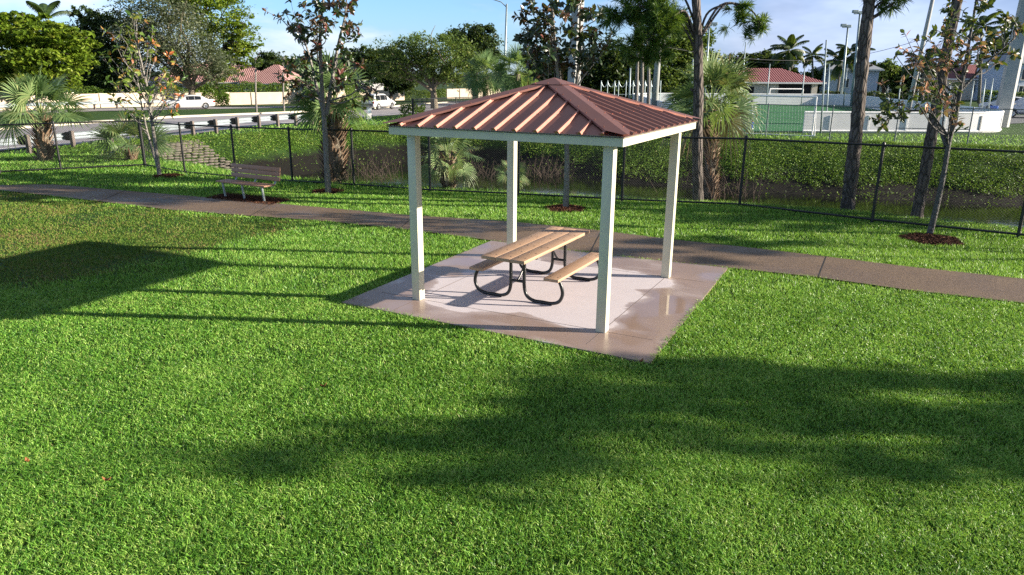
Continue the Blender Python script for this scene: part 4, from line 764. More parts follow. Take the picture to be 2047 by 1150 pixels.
for i_, (x_, y_, rx_, ry_, m_, s_) in enumerate(((1478, 128, 32, 22, L_dark, 'dark tree left of the red tiled roof above the broad palm'), (1525, 122, 24, 20, L_dark, 'dark tree with a pointed top standing over the tiled roof'), (1562, 128, 28, 18, L_dark, 'dark tree under the tallest feathery palm'), (1640, 155, 32, 18, L_mid, 'low green tree right of the tiled roof'), (1690, 150, 32, 30, L_dark, 'dark tree behind the floodlight poles'), (1765, 140, 30, 18, L_mid, 'pale green tree above the bluish gabled house'), (1815, 160, 32, 26, L_dark, 'dark tree between the gabled house and the right sapling'), (1880, 150, 45, 32, L_dark, 'dark tree behind the withered brown leaves'), (1950, 150, 48, 34, L_dark, 'wide dark tree left of the concrete poles'), (2010, 120, 36, 46, L_dark, 'tall dark tree behind the concrete poles'))):
    tree('broad_tree', s_, (x_, 196), 118, [(x_-rx_*.35, y_+4, rx_*.7, ry_), (x_+rx_*.4, y_, rx_*.6, ry_*.9), (x_, y_+ry_*.9, rx_, ry_*.7)], 7000, .5, m_, darkbark, .3, RG, 40+i_)
# thin street saplings by the sidewalk
for i_, (x_, yb, yt, s_) in enumerate(((514, 216, 105, 'thin street tree with a small tuft on the sidewalk left of the tall sapling'), (569, 214, 110, 'bare thin street tree beside the tall sapling'))):
    tree('street_tree', s_, (x_-2, yb), 69, [(x_-2, yt+(12 if i_ == 0 else 5), 14 if i_ == 0 else 6, 18 if i_ == 0 else 14)], 260 if i_ == 0 else 60, .25, L_mid, greybark, .08, 'thin street trees', 60+i_, fork=(x_-3, yt+35))
# three slender trunks
for i_, (x_, yt, s_) in enumerate(((1275, 50, 'leftmost of the three slender pale trunks behind the netted posts'), (1284, 60, 'middle one of the three slender pale trunks behind the netted posts'), (1296, 70, 'rightmost and shortest of the three slender pale trunks'))):
    tree('slender_tree', s_, (x_-3+i_*2, 212), 58+i_, [(x_+2, yt-20, 20, 14), (x_-8, yt-5, 14, 9)], 500, .3, L_mid, greybark, .13, 'three slender trunks', 70+i_, fork=(x_, yt+30), depth=.7)
# hedges: clipped rows behind the wall
def hedge(label, px, Y0, z0, z1, th, lm, n, seed, size=.22):
    rng = np.random.default_rng(seed); pts = A([gt(*q) for q in px]); s = np.r_[0, np.cumsum(np.hypot(*np.diff(pts[:, :2], axis=0).T))]; u = rng.random(n)*s[-1]
    C = np.c_[np.interp(u, s, pts[:, 0]), np.interp(u, s, pts[:, 1])+rng.normal(0, th*.35, n)]; zb = zbase(C[:, 0], C[:, 1]); f = rng.random(n)**.6; wav = .16*np.sin(u*1.1)+.12*np.sin(u*2.9+seed)
    v, fq = leafquads(np.c_[C, zb+z0+(z1-z0+wav)*f], size, .4, .5, rng); o = mk('hedge', v, [fq], lm, attrs={'tint': np.repeat(np.clip(.5+.2*rng.standard_normal(n)+.12*np.sin(u*1.7), 0, 1), 4)}); tag(o, label, 'hedge')
L_hedge = leafmat('hedge_leaf', [(0, (.03, .07, .01)), (.5, (.075, .145, .018)), (.85, (.14, .20, .03)), (1, (.22, .24, .07))], .3, .45, .35)
hedge('dense hedge top along the wall under the dark trees at the left', [(150, 214), (300, 210), (420, 207)], 0, .2, 2.1, .9, L_hedge, 5200, 1)
hedge('clipped green hedge above the beige wall in front of the pink roofed house', [(395, 207.5), (480, 206), (590, 203)], 0, .2, 2.6, .9, L_hedge, 6500, 2)
hedge('bright hedge above the wall left of the pale forked tree', [(690, 197), (750, 196), (808, 194)], 0, .2, 2.6, 1., L_hedge, 5200, 3)
hedge('round clipped shrub row at the wall around the pale forked trunk', [(808, 200), (850, 199.5), (892, 198)], 0, 0, 1.45, .8, L_mid, 3200, 4)
hedge('bushy shrub in front of the beige wall behind the white sedan', [(408, 213.5), (432, 213.5), (458, 212)], 0, 0, 1.7, .9, L_hedge, 2400, 5)
hedge('dark hedge along the far edge of the car park', [(1640, 200), (1760, 204), (1860, 205)], 0, 0, 1.1, 1., L_dark, 3000, 6, .3)  # darker leaf material than the other hedges
hedge('low hedge behind the concrete poles at the right', [(1960, 210), (2047, 211), (2100, 212)], 0, 0, 1.6, .8, L_hedge, 2500, 7, .25)
hedge('leafy shrub at the end post of the short road fence', [(800, 237), (830, 235), (850, 233)], 0, 0, 1.0, .7, L_hedge, 500, 8, .25)
# dead brush and dark weeds in the canal
def brush(label, px, z, n, spread, seed, mat, r=.012, L=1.1):
    rng = np.random.default_rng(seed); c = gp(*px, z); z = gz(c[0], c[1]); mb = MB()
    for _ in range(n):
        p0 = A([rng.normal(0, spread), rng.normal(0, spread*.6), -.05]); p0[2] = gz(c[0]+p0[0], c[1]+p0[1])-z-.05; d = rng.standard_normal(3); d[2] = abs(d[2])+.8; d /= np.linalg.norm(d); mb.tube([p0, p0+d*L*rng.uniform(.3, .6), p0+d*L*rng.uniform(.7, 1.2)+rng.normal(0, .18, 3)], [r, r*.8, r*.4], 4)
    o = mb.build('brush', mat); o.location = (c[0], c[1], z); tag(o, label, 'brush')
drym = plain('dry_twig', (.075, .055, .042), .9)
brush('grey bare brush in the canal left of the shelter', (752, 335), -1.3, 90, 1.0, 1, drym, .012, 1.5)
brush('reddish dead brush below the little palm under the roof', (945, 320), -1.0, 110, .9, 2, drym, .011, 1.2)
brush('tangled dry stems at the foot of the broad sabal palm', (1440, 335), -.6, 90, 1.0, 3, drym, .012, 1.3)
brush('dark tangled stems on the bank behind the back post', (1080, 320), -1.0, 100, .9, 4, drym, .012, 1.2)
# unseen pines on the lawn beyond the right edge: they throw the shadows on the grass
def shader(label, x, y, crown, n, seed, size=.3):
    rng = np.random.default_rng(seed); o = thing('shade_tree', label, 'tree', (x, y, -.05)); mb = MB(); mb.tube([(0, 0, -.1), (.05, 0, 2.), (0, .05, 3.6)], [.2, .16, .12], 8)
    bl = [(A(c_)-A([x, y, 0]), A(r_)) for c_, r_ in crown]
    for c_, r_ in bl: limb(mb, (0, 0, 3.), c_, .09, .02, rng)
    mb.build('trunk', pinebark, o, True); v, f, t_ = crown_leaves(bl, n, size, rng); mk('crown', v, [f], L_dark, o, attrs={'tint': t_})
shader('leafy tree on the lawn out of frame to the right throwing the wide shadow', 21.5, 5.2, [((20.5, 6.05, 5.2), (2.6, 1.1, .9)), ((22.5, 4.75, 4.6), (2.2, 1.0, .8)), ((17.5, 5.45, 4.4), (1.6, 1.0, .6)), ((22, 5.65, 5.7), (2.4, 1.0, .9)), ((25, 5.55, 6.9), (2.4, .9, .7)), ((20, 4.5, 6.0), (2.6, 1.2, .8)), ((23.4, 4.7, 6.6), (2.4, 1.0, .7)), ((19, 5.1, 4.2), (2.0, 1.0, .6))], 4200, 1, .22)
shader('second leafy tree out of frame at the right nearer the path', 24, 12.6, [((23, 13.0, 5.6), (2.2, 1.0, .6)), ((25, 11.8, 6.6), (2.0, .9, .5))], 900, 2)
shader('third leafy tree out of frame at the right by the fence line', 27, 15.6, [((26, 15.6, 5.6), (2.6, 1.2, 1.2)), ((29, 16.4, 7), (2.4, 1.2, 1.2))], 1600, 3)
# ================= built things beyond the canal
def hgt(px, py, Y): return pd(px, py, Y)[2]
wallm = plain('beige_stucco', (.50, .42, .335), .9, 0, .2, .08, 1.2, .2); capm = plain('wall_cap', (.66, .57, .45), .85)
def wall(label, px, h, th=.2):
    P = extend(line(px), 25 if px[0][0] <= 0 else 0, 0); o = thing('boundary_wall', label, 'wall', (*P[0], 0)); b, c_ = MB(), MB()
    for p_, q in zip(P[:-1], P[1:]):
        zm = float(zbase(*((p_+q)/2))); a_ = A([*(p_-P[0]), zm+h/2-.1]); e_ = A([*(q-P[0]), zm+h/2-.1]); b.bar(a_, e_, th, h+.2); c_.bar(a_+A([0, 0, h/2+.13]), e_+A([0, 0, h/2+.13]), th+.1, .06)
    b.build('wall_face', wallm, o); c_.build('coping', capm, o)
    n_ = 0
    for p_, q in zip(P[:-1], P[1:]):
        L_ = np.linalg.norm(q-p_)
        for u_ in np.arange(3, L_, 9.):
            c2 = p_+(q-p_)*u_/L_-P[0]; b = MB(); b.box((c2[0], c2[1], float(zbase(*(c2+P[0])))+h/2), (.42, .42, h+.16), math.atan2(*(q-p_)[::-1])); b.build('pillar', wallm, o); n_ += 1
            if n_ > 14: break
wall('long low beige boundary wall along the far side of the roads', [(0, 222.5), (150, 216.5), (300, 213), (460, 210), (600, 207)], 1.45)
wall('stretch of beige wall behind the white vehicle up to the dark clipped shrubs', [(606, 207), (700, 203.5), (808, 200.5)], 1.5)
wall('far end of the beige wall right of the pale forked tree', [(893, 197.8), (940, 196.5), (1000, 195)], 1.5)
# ---- houses
def tilemat(name, c0, c1):
    k = NT(name); p = k.obj(); w_ = k.n('ShaderNodeTexWave', {'Vector': p, 'Scale': 1.05, 'Distortion': .6, 'Detail': 2.}, wave_type='BANDS', bands_direction='X').outputs[0]
    c = k.mix(k.noise(p, 1.2, 5), c0, c1); c = k.mix(k.ramp(k.noise(p, 14., 2), [(.4, 0), (.7, .35)]), c, A(c0)*.6); return k.done(k.pbr(c, .75, 0, .3, k.bump(w_, .9, .08)))
pinkt = tilemat('pink_roof_tile', (.33, .17, .16), (.45, .265, .25)); redt = tilemat('red_roof_tile', (.15, .05, .055), (.22, .085, .09))
stuc = plain('pale_stucco', (.68, .60, .50), .9, 0, .2, .06); bluew = plain('bluish_white_wall', (.50, .56, .66), .9, 0, .2, .06); glass = plain('window_glass', (.03, .04, .05), .1, 0, .6, .1); trim = plain('white_trim', (.72, .70, .66), .7); darkm = plain('dark_opening', (.012, .012, .014), .8); greyr = plain('grey_roof', (.25, .27, .31), .85)
def frame_at(px, py, Y, rz): b = pd(px, py, Y); b[2] = float(zbase(b[0], b[1])); return b
def rects(mb, P, U, W_, H_, d=.03):                # a flat panel on a wall
    mb.add([P, P+U*W_, P+U*W_+A([0, 0, H_]), P+A([0, 0, H_])], [(0, 1, 2, 3)])
def hip_house(name, label, cat, loc, rz, w, dp, h, rh, roofm_, wm_, wins=(), ridge=.4, ov=.5, doors=()):
    o = thing(name, label, cat, loc, rz); b = MB(); b.box((0, dp/2, h/2-.2), (w, dp, h+.4)); b.build('wall', wm_, o); b = MB(); X0, X1, Y0, Y1 = -w/2-ov, w/2+ov, -ov, dp+ov; rx = w*ridge/2
    V = [(X0, Y0, h), (X1, Y0, h), (X1, Y1, h), (X0, Y1, h), (-rx, dp/2, h+rh), (rx, dp/2, h+rh)]; b.add(V, [(0, 1, 5, 4), (1, 2, 5), (2, 3, 4, 5), (3, 0, 4)]); b.add([(x, y, z-.02) for x, y, z in V[:4]], [(3, 2, 1, 0)]); rf = b.build('roof', roofm_, o)
    b = MB()
    for p_, q in ((0, 1), (1, 2), (2, 3), (3, 0)): b.bar(A(V[p_])-A([0, 0, .1]), A(V[q])-A([0, 0, .1]), .06, .2)
    b.build('eaves', trim, rf)
    for x, z, ww, hh_ in wins:
        b = MB()
        for dx, dz, w2, h2 in ((-ww/2-.05, 0, .1, hh_+.2), (ww/2+.05, 0, .1, hh_+.2), (0, -hh_/2-.05, ww, .1), (0, hh_/2+.05, ww, .1), (0, 0, .05, hh_)): b.box((x+dx, -.05, z+dz), (w2, .1, h2))
        f_ = b.build('window', trim, o); b = MB(); b.box((x, -.012, z), (ww, .03, hh_)); b.build('pane', glass, f_)
    for x, z, ww, hh_ in doors: b = MB(); b.box((x, -.02, z), (ww, .05, hh_)); b.build('doorway', darkm, o)
    return o
q = frame_at(425, 190, 116, 0); hip_house('house', 'low pale house with long pink tiled roof behind the hedge left of the sapling', 'house', q, .05, 20, 9, 2.5, 2.7, pinkt, stuc, [(-2, 1.5, 1.2, 1.1), (-.3, 1.5, 1.2, 1.1), (2.4, 1.4, 1.6, .8), (5, 1.5, 1.2, 1.0), (-5, 1.5, 1.2, 1.)], .45)
q = frame_at(530, 190, 110, 0); hip_house('house', 'house wing with a steeper pink tiled hip roof beside the tall sapling', 'house', q, -.2, 7.0, 8, 2.4, 2.7, pinkt, stuc, [(-1.5, 1.5, 1.2, 1.1), (1.4, 1.5, 1.2, 1.1)], .12)
q = frame_at(718, 190, 120, 0); hip_house('house', 'two storey white house with dark red hip roof right of the tall sapling', 'house', q, .25, 8.0, 8, 4.8, 2.2, redt, plain('white_house', (.72, .71, .70), .9), [(-1.5, 3.4, 1.1, 1.2), (1.4, 3.4, 1.1, 1.2), (1.6, 1.4, 1.1, 1.1)], .1)
q = frame_at(1757, 195, 126, 0); hip_house('house', 'small bluish gabled house between the thick pine and the right sapling', 'house', q, -.1, 3.6, 6, 2.3, 1.0, greyr, bluew, [(-.6, 1.3, .8, 1.0), (.7, 1.3, .8, 1.0)], .02, .25)
q = frame_at(1702, 192, 112, 0); hip_house('house', 'pale bluish house partly behind the thick pine trunk', 'house', q, -.1, 7, 7, 4.2, 1.8, greyr, bluew, [(-1.2, 2.2, 1.0, 1.2), (1.2, 2.2, 1.0, 1.2)], .2)
q = frame_at(1975, 192, 108, 0); hip_house('house', 'house with a dull red roof behind the right sapling and net poles', 'house', q, .1, 9, 8, 3.0, 2.0, redt, stuc, [(-2, 1.6, 1.2, 1.1), (2, 1.6, 1.2, 1.1)], .2)
q = frame_at(2062, 192, 100, 0); hip_house('house', 'bluish two storey house at the right edge behind the concrete poles', 'house', q, .0, 6, 8, 5.2, 1.6, greyr, bluew, [(-1.4, 3.6, 1., 1.3), (-1.4, 1.5, 1., 1.2), (1, 3.6, 1., 1.3)], .2)
# ---- field house with tiled roof
YB = 92; q = frame_at(1541, 200, YB, 0); s_ = YB*1.04/FP; ez = hgt(1541, 163.5, YB); rz_ = hgt(1541, 136, YB+4)
fo = hip_house('field_house', 'field house with red tiled hip roof and a wide dark opening behind the pitch', 'building', q, 0, 10.6, 8, ez, rz_-ez, redt, stuc, [], .42, .95, [(3.0, 1.25, 4.4, 2.5), (-3.0, .95, 1.5, 1.9)])
for x in (-4.6, -.0, 5.1): b = MB(); b.box((x, -.17, ez/2), (.7, .3, ez)); b.build('pilaster', stuc, fo)
# ---- sports pitch: turf, boards, goals
def rounded(P, r, n=7, skip=()):
    P = A(P); out = []
    for i_ in range(len(P)):
        a, c_, b_ = P[i_-1], P[i_], P[(i_+1) % len(P)]; u = (a-c_)/np.linalg.norm(a-c_); v = (b_-c_)/np.linalg.norm(b_-c_); p0, p1 = c_+u*r, c_+v*r; t_ = np.linspace(0, 1, n)[:, None]; out.append((1-t_)**2*p0+2*t_*(1-t_)*c_+t_*t_*p1)
    return np.concatenate(out)
C0 = gp(1392, 263)[:2]; C1 = gp(1990, 263.5)[:2]+A([1.2, -.6]); C2 = gp(1700, 212.5)[:2]+A([1., 3]); C3 = gp(1262, 209.5)[:2]+A([0, 2]); RING = rounded([C0, C1, C2, C3], 4.2, 9)
k = NT('artificial_turf'); p = k.pos(); c = k.mix(k.noise(p, .3, 4), (.022, .12, .04), (.035, .165, .055)); c = k.mix(k.ramp(k.noise(p, 30., 3), [(.4, 0), (.7, .4)]), c, (.018, .09, .03))
b = MB(); b.add(np.c_[RING, np.full(len(RING), .012)], [tuple(range(len(RING)))]); tag(b.build('playing_field', k.done(k.pbr(c, .85, 0, .2))), kind='structure')
k = NT('white_board'); p = k.obj(); c = k.mix(k.noise(p, .8, 5), (.60, .60, .62), (.74, .74, .75)); c = k.mix(k.ramp(k.noise(p, 4., 6, .7), [(.56, 0), (.74, .4)]), c, (.34, .33, .32)); boardm = k.done(k.pbr(c, .5, 0, .4)); rimm = plain('white_rim', (.76, .76, .76), .4); gasket = plain('board_support', (.16, .17, .18), .6)
bo = thing('dasher_boards', 'white boarded rink wall with rounded corners around the green pitch', 'barrier', (*RING[0], 0)); D = RING-RING[0]; s = np.r_[0, np.cumsum(np.hypot(*np.diff(np.r_[D, D[:1]], axis=0).T))]; DD = np.r_[D, D[:1]]
def at(u): u = u % s[-1]; return A([np.interp(u, s, DD[:, 0]), np.interp(u, s, DD[:, 1])])
GL, GR = gp(1476, 267)[:2]-RING[0], gp(1624, 271)[:2]-RING[0]
us = np.arange(0, s[-1], .5); pts = A([at(u) for u in us]+[at(0)]); HB = 1.13
def inrange(q): return GL[0]-.1 < q[0] < GR[0]+.05 and q[1] < 6
segs, cur = [], []
for q in pts:
    if inrange(q):
        if len(cur) > 1: segs.append(cur)
        cur = []
    else: cur.append(q)
if len(cur) > 1: segs.append(cur)
for sg in segs:
    Q = A(sg); T = np.gradient(Q, axis=0); T /= np.linalg.norm(T, axis=1)[:, None]; N_ = np.c_[T[:, 1], -T[:, 0]]; n = len(Q)
    rows = [np.c_[Q+N_*o_, np.full(n, z_)] for o_, z_ in ((.05, -.05), (.05, HB), (-.05, HB), (-.05, -.05))]; b = MB(); b.add(np.concatenate(rows), [(r*n+i_, ((r+1) % 4)*n+i_, ((r+1) % 4)*n+i_+1, r*n+i_+1) for r in range(4) for i_ in range(n-1)]+[(0, n, 2*n, 3*n), (4*n-1, 3*n-1, 2*n-1, n-1)]); pn = b.build('board_panel', boardm, bo)
    b = MB(); b.tube(np.c_[Q, np.full(n, HB+.03)], .075, 7); b.build('top_rim', rimm, pn)
    b = MB(); b.tube(np.c_[Q+N_*.06, np.full(n, .06)], .06, 5); b.build('kick_strip', rimm, pn)
for u in np.arange(1., s[-1], 2.4):
    q = at(u)
    if inrange(q) or q[1] > 12: continue
    T_ = at(u+.1)-at(u-.1); T_ /= np.linalg.norm(T_); N2 = A([T_[1], -T_[0]]); b = MB(); b.box((*(q+N2*.075), HB/2-.06), (.09, .05, HB-.16), math.atan2(T_[1], T_[0])); b.build('upright', gasket if int(u*7) % 3 == 0 else rimm, bo)
netm = plain('goal_net', (.55, .58, .58), .8); whitep = plain('white_pole', (.78, .78, .78), .4)
def goal(name, label, a, b_, H_, depth, back, r=.05, step=.16, nm=netm):
    a, b_ = A(a), A(b_); o = thing(name, label, 'goal', (*a, 0)); U = (b_-a); w = np.linalg.norm(U); U = A([*U/w, 0]); B_ = A([*back, 0])*depth; up = A([0, 0, H_])
    for nm_, p0, p1 in (('goalpost', A([0, 0, 0.]), up), ('goalpost', U*w, U*w+up), ('crossbar', up, up+U*w), ('base_bar', B_, B_+U*w), ('side_bar', A([0, 0, .04]), B_+A([0, 0, .04])), ('side_bar', U*w+A([0, 0, .04]), U*w+B_+A([0, 0, .04])), ('back_stay', up, B_), ('back_stay', up+U*w, B_+U*w)):
        m_ = MB(); m_.tube([p0, p1], r if nm_ in ('goalpost', 'crossbar') else r*.55, 8); m_.build(nm_, whitep, o)
    m_ = MB()
    for t_ in np.arange(step, w, step): m_.tube([up+U*t_, B_*.75+up*.45-B_*.0+U*t_, B_+U*t_], .0045, 3, False)
    for f in np.arange(.1, 1, step/H_): p0 = up*(1-f)+B_*f+(B_*.10+up*.05)*math.sin(f*PI); m_.tube([p0, p0+U*w], .0045, 3, False)
    m_.build('net', nm, o)
goal('soccer_goal', 'white framed soccer goal seen from behind in the gap of the boards', gp(1474, 265.5)[:2], gp(1623, 271.5)[:2], hgt(1634, 194, gp(1623, 271.5)[1]), .9, (.05, -.3))
ga, gb = gp(1536, 208.5)[:2], gp(1602, 208.5)[:2]; goal('soccer_goal', 'far white soccer goal in front of the dark opening of the field house', ga, gb, hgt(1540, 178, ga[1]), 1.2, (0, 1), .07, .22, plain('dark_net', (.05, .06, .10), .9))
b = MB(); q = gp(1546, 208); b.lathe([(0, 0), (.26, 0), (.30, .45), (.28, .85), (.31, .88), (.31, .93), (0, .98)], (0, 0, 0), 14); o = b.build('barrel', plain('blue_plastic', (.02, .13, .5), .4)); o.location = (q[0], q[1], .03); tag(o, 'small blue barrel by the left post of the far goal', 'barrel')
def bin_(label, px, py):
    q = gt(px, py); o = thing('wheelie_bin', label, 'bin', q, .3); bm_ = plain('blue_bin_plastic', (.015, .10, .42), .4); b = MB(); z0, z1 = .08, .98; a_, c_ = .24, .31
    b.add([(-a_, -a_, z0), (a_, -a_, z0), (a_, a_, z0), (-a_, a_, z0), (-c_, -c_, z1), (c_, -c_, z1), (c_, c_*1.1, z1), (-c_, c_*1.1, z1)], [(3, 2, 1, 0), (4, 5, 6, 7), (0, 1, 5, 4), (1, 2, 6, 5), (2, 3, 7, 6), (3, 0, 4, 7)]); b.build('tub', bm_, o)
    b = MB(); b.box((0, .02, 1.01), (.68, .74, .06), ch=.02); b.bar((-.28, .42, 1.0), (.28, .42, 1.0), .04, .04); b.build('lid', bm_, o)
    for x in (-.24, .24): b = MB(); b.lathe([(0, -.03), (.1, -.03), (.1, .03), (0, .03)], (x, .26, .1), 12, 'y'); b.build('wheel', darkm, o)
bin_('blue wheeled bin in front of the concrete poles by the parked cars', 1988, 238)
# ---- poles
concp = plain('pole_concrete', (.34, .35, .345), .9, 0, .2, .1, 1.5); steelp = plain('dull_steel_pole', (.27, .33, .35), .5, .4)
def pole(name, label, base, top, Y, r0, r1, mat, n=10, group=None, cat='pole', extra=None, sq=False):
    b0 = pd(*base, Y); b0[2] = gz(b0[0], b0[1]); h = pd(*top, Y)-b0; o = thing(name, label, cat, b0, 0, group); b = MB()
    if sq: b.tube([(0, 0, -.2), h], [r0*1.414, r1*1.414], 4)
    else: b.tube([(0, 0, -.2), h*.5, h], [r0, (r0+r1)/2, r1], n)
    p_ = b.build('shaft', mat, o, not sq)
    if extra: extra(o, h)
    return o
pole('utility_pole', 'massive square concrete pole rising behind the shelter roof peak', (1143, 235), (1166, -190), 48, .31, .25, concp, sq=True)
pole('utility_pole', 'tapered pale concrete pole left of the slash pine', (1308, 212), (1332, -120), 62, .28, .17, concp)
pole('utility_pole', 'front and thicker of the two great concrete poles at the right edge', (2003, 251), (2075, -90), 51, .37, .27, concp, sq=True)
pole('utility_pole', 'rear and thinner of the two great concrete poles at the right edge', (1996, 222), (2052, -40), 66, .27, .18, concp, sq=True)
pole('utility_pole', 'tall thin pale pole rising behind the withered sapling', (1812, 232), (1880, -70), 58, .20, .12, concp)
def arm(o, h):
    b = MB(); b.tube([h-A([0, 0, .3]), h+A([-.5, 0, .15]), h+A([-1.5, 0, .45])], .045, 7); a_ = b.build('arm', steelp, o); b = MB(); b.lathe([(0, -.06), (.12, -.05), (.16, .02), (.05, .08), (0, .08)], h+A([-1.75, 0, .45]), 10); b.build('lamp_head', steelp, a_)
pole('street_lamp', 'tall street lamp with an arm reaching left above the sabal palms', (1006, 212), (1013, 8), 70, .13, .08, steelp, 8, cat='lamp', extra=arm)
def flood(side):
    def f(o, h):
        for q in ((0, 0), (.55*side, .1)):
            b = MB(); b.box(h+A([q[0], -.1, .12+q[1]]), (.62, .35, .3), ch=.05); b.box(h+A([q[0], -.2, .0]), (.3, .2, .12)); b.build('floodlight', steelp, o)
    return f
pole('floodlight_pole', 'floodlight pole above the broad sabal palm right of the slash pine', (1408, 205), (1418, 52), 84, .12, .08, steelp, 8, extra=flood(1), cat='lamp')
pole('floodlight_pole', 'shorter floodlight pole between the feathery palms', (1681, 200), (1695, 55), 86, .16, .10, steelp, 8, extra=flood(-1), cat='lamp')
pole('floodlight_pole', 'taller floodlight pole close to the thick pine trunk', (1703, 205), (1719, 28), 80, .17, .10, steelp, 8, extra=flood(-1), cat='lamp')
NP = 'net poles around the pitch'
for b_, t_, Y, r, s_ in (((1641, 266), (1652, 80), 43.6, .055, 'tall thin net pole at the right post of the near goal'), ((1651, 262), (1658, 128), 45, .05, 'shorter dark net pole just right of the near goal post'), ((1532, 208), (1539, 128), 84, .07, 'net pole standing before the middle of the tiled roof'), ((1602, 208), (1609, 132), 84, .07, 'net pole before the right end of the tiled roof'), ((1687, 207), (1694, 128), 80, .07, 'net pole before the pale bluish house'), ((1480, 208), (1491, 84), 80, .07, 'net pole rising above the fronds of the broad sabal palm'), ((1794, 225), (1801, 160), 62, .05, 'net pole left of the withered leaves'), ((1830, 232), (1842, 120), 58, .06, 'net pole behind the withered leaves'), ((1890, 236), (1900, 172), 56, .05, 'net pole between the two right hand stems'), ((1938, 226), (1947, 162), 60, .05, 'net pole just right of the grey sapling stem'), ((1962, 228), (1970, 158), 58, .06, 'first of a close pair of net poles at the pitch corner'), ((1975, 228), (1985, 157), 57, .06, 'second of a close pair of net poles at the pitch corner'), ((1383, 215), (1385, 118), 74, .09, 'pale short pole in the fronds left of the slash pine trunk'), ((1258, 200), (1260, 136), 80, .11, 'grey wooden post behind the netted posts')):
    pole('net_pole', s_, b_, t_, Y, r, r*.8, steelp, 7, NP)
# posts with swagged rope
def swag():
    xs_ = [1201, 1214, 1228, 1236, 1251, 1265, 1276, 1289, 1301, 1307, 1320]; o0 = gp(1201, 211)
    o = thing('swag_fence', 'row of thin posts joined by sagging rope behind the shelter roof', 'fence', o0); top = []
    for x in xs_: a = gp(x-1, 211.5)-o0; t_ = pd(x+1, 161.5, gp(x-1, 211.5)[1])-o0; b = MB(); b.tube([a, t_], .05, 6); b.build('post', steelp, o); top.append(t_)
    for i_ in range(len(top)-1): u = np.linspace(0, 1, 9)[:, None]; P = top[i_]*(1-u)+top[i_+1]*u; P[:, 2] -= (.55*4*u*(1-u))[:, 0]+.1; b = MB(); b.tube(P, .035, 5); b.build('rope', steelp, o)
    b = MB(); b.tube([A(top[0])*A([1, 1, .45]), A(top[-1])*A([1, 1, .45])], .03, 5); b.build('rail', steelp, o)
swag()
def wire(label, p0, p1, sag, r=.018):
    a, b_ = pd(*p0), pd(*p1); u = np.linspace(0, 1, 24)[:, None]; P = a*(1-u)+b_*u; P[:, 2] -= (sag*4*u*(1-u))[:, 0]; m_ = MB(); m_.tube(P, r, 5); tag(m_.build('overhead_wire', plain('wire', (.03, .03, .035), .6)), label, 'wire')
wire('thin overhead wire sagging across the sky over the tiled roof', (1330, 88, 62), (1838, 80, 58), 1.6)
wire('faint overhead wire from the concrete pole toward the right', (1336, 95, 62), (1660, 118, 80), .5)
# ---- marker post
q = gt(738, 239); o = thing('utility_marker', 'small white utility marker on the verge below the white vehicle', 'marker', q, .3); b = MB(); b.box((0, 0, .42), (.36, .10, .95), M=A([[1, 0, .08], [0, 1, 0], [-.08, 0, 1]]), ch=.02); b.build('post', trim, o); b = MB(); b.box((.04, -.053, .62), (.24, .012, .3)); b.build('plate', plain('pale_blue_plate', (.45, .55, .6), .5), o)
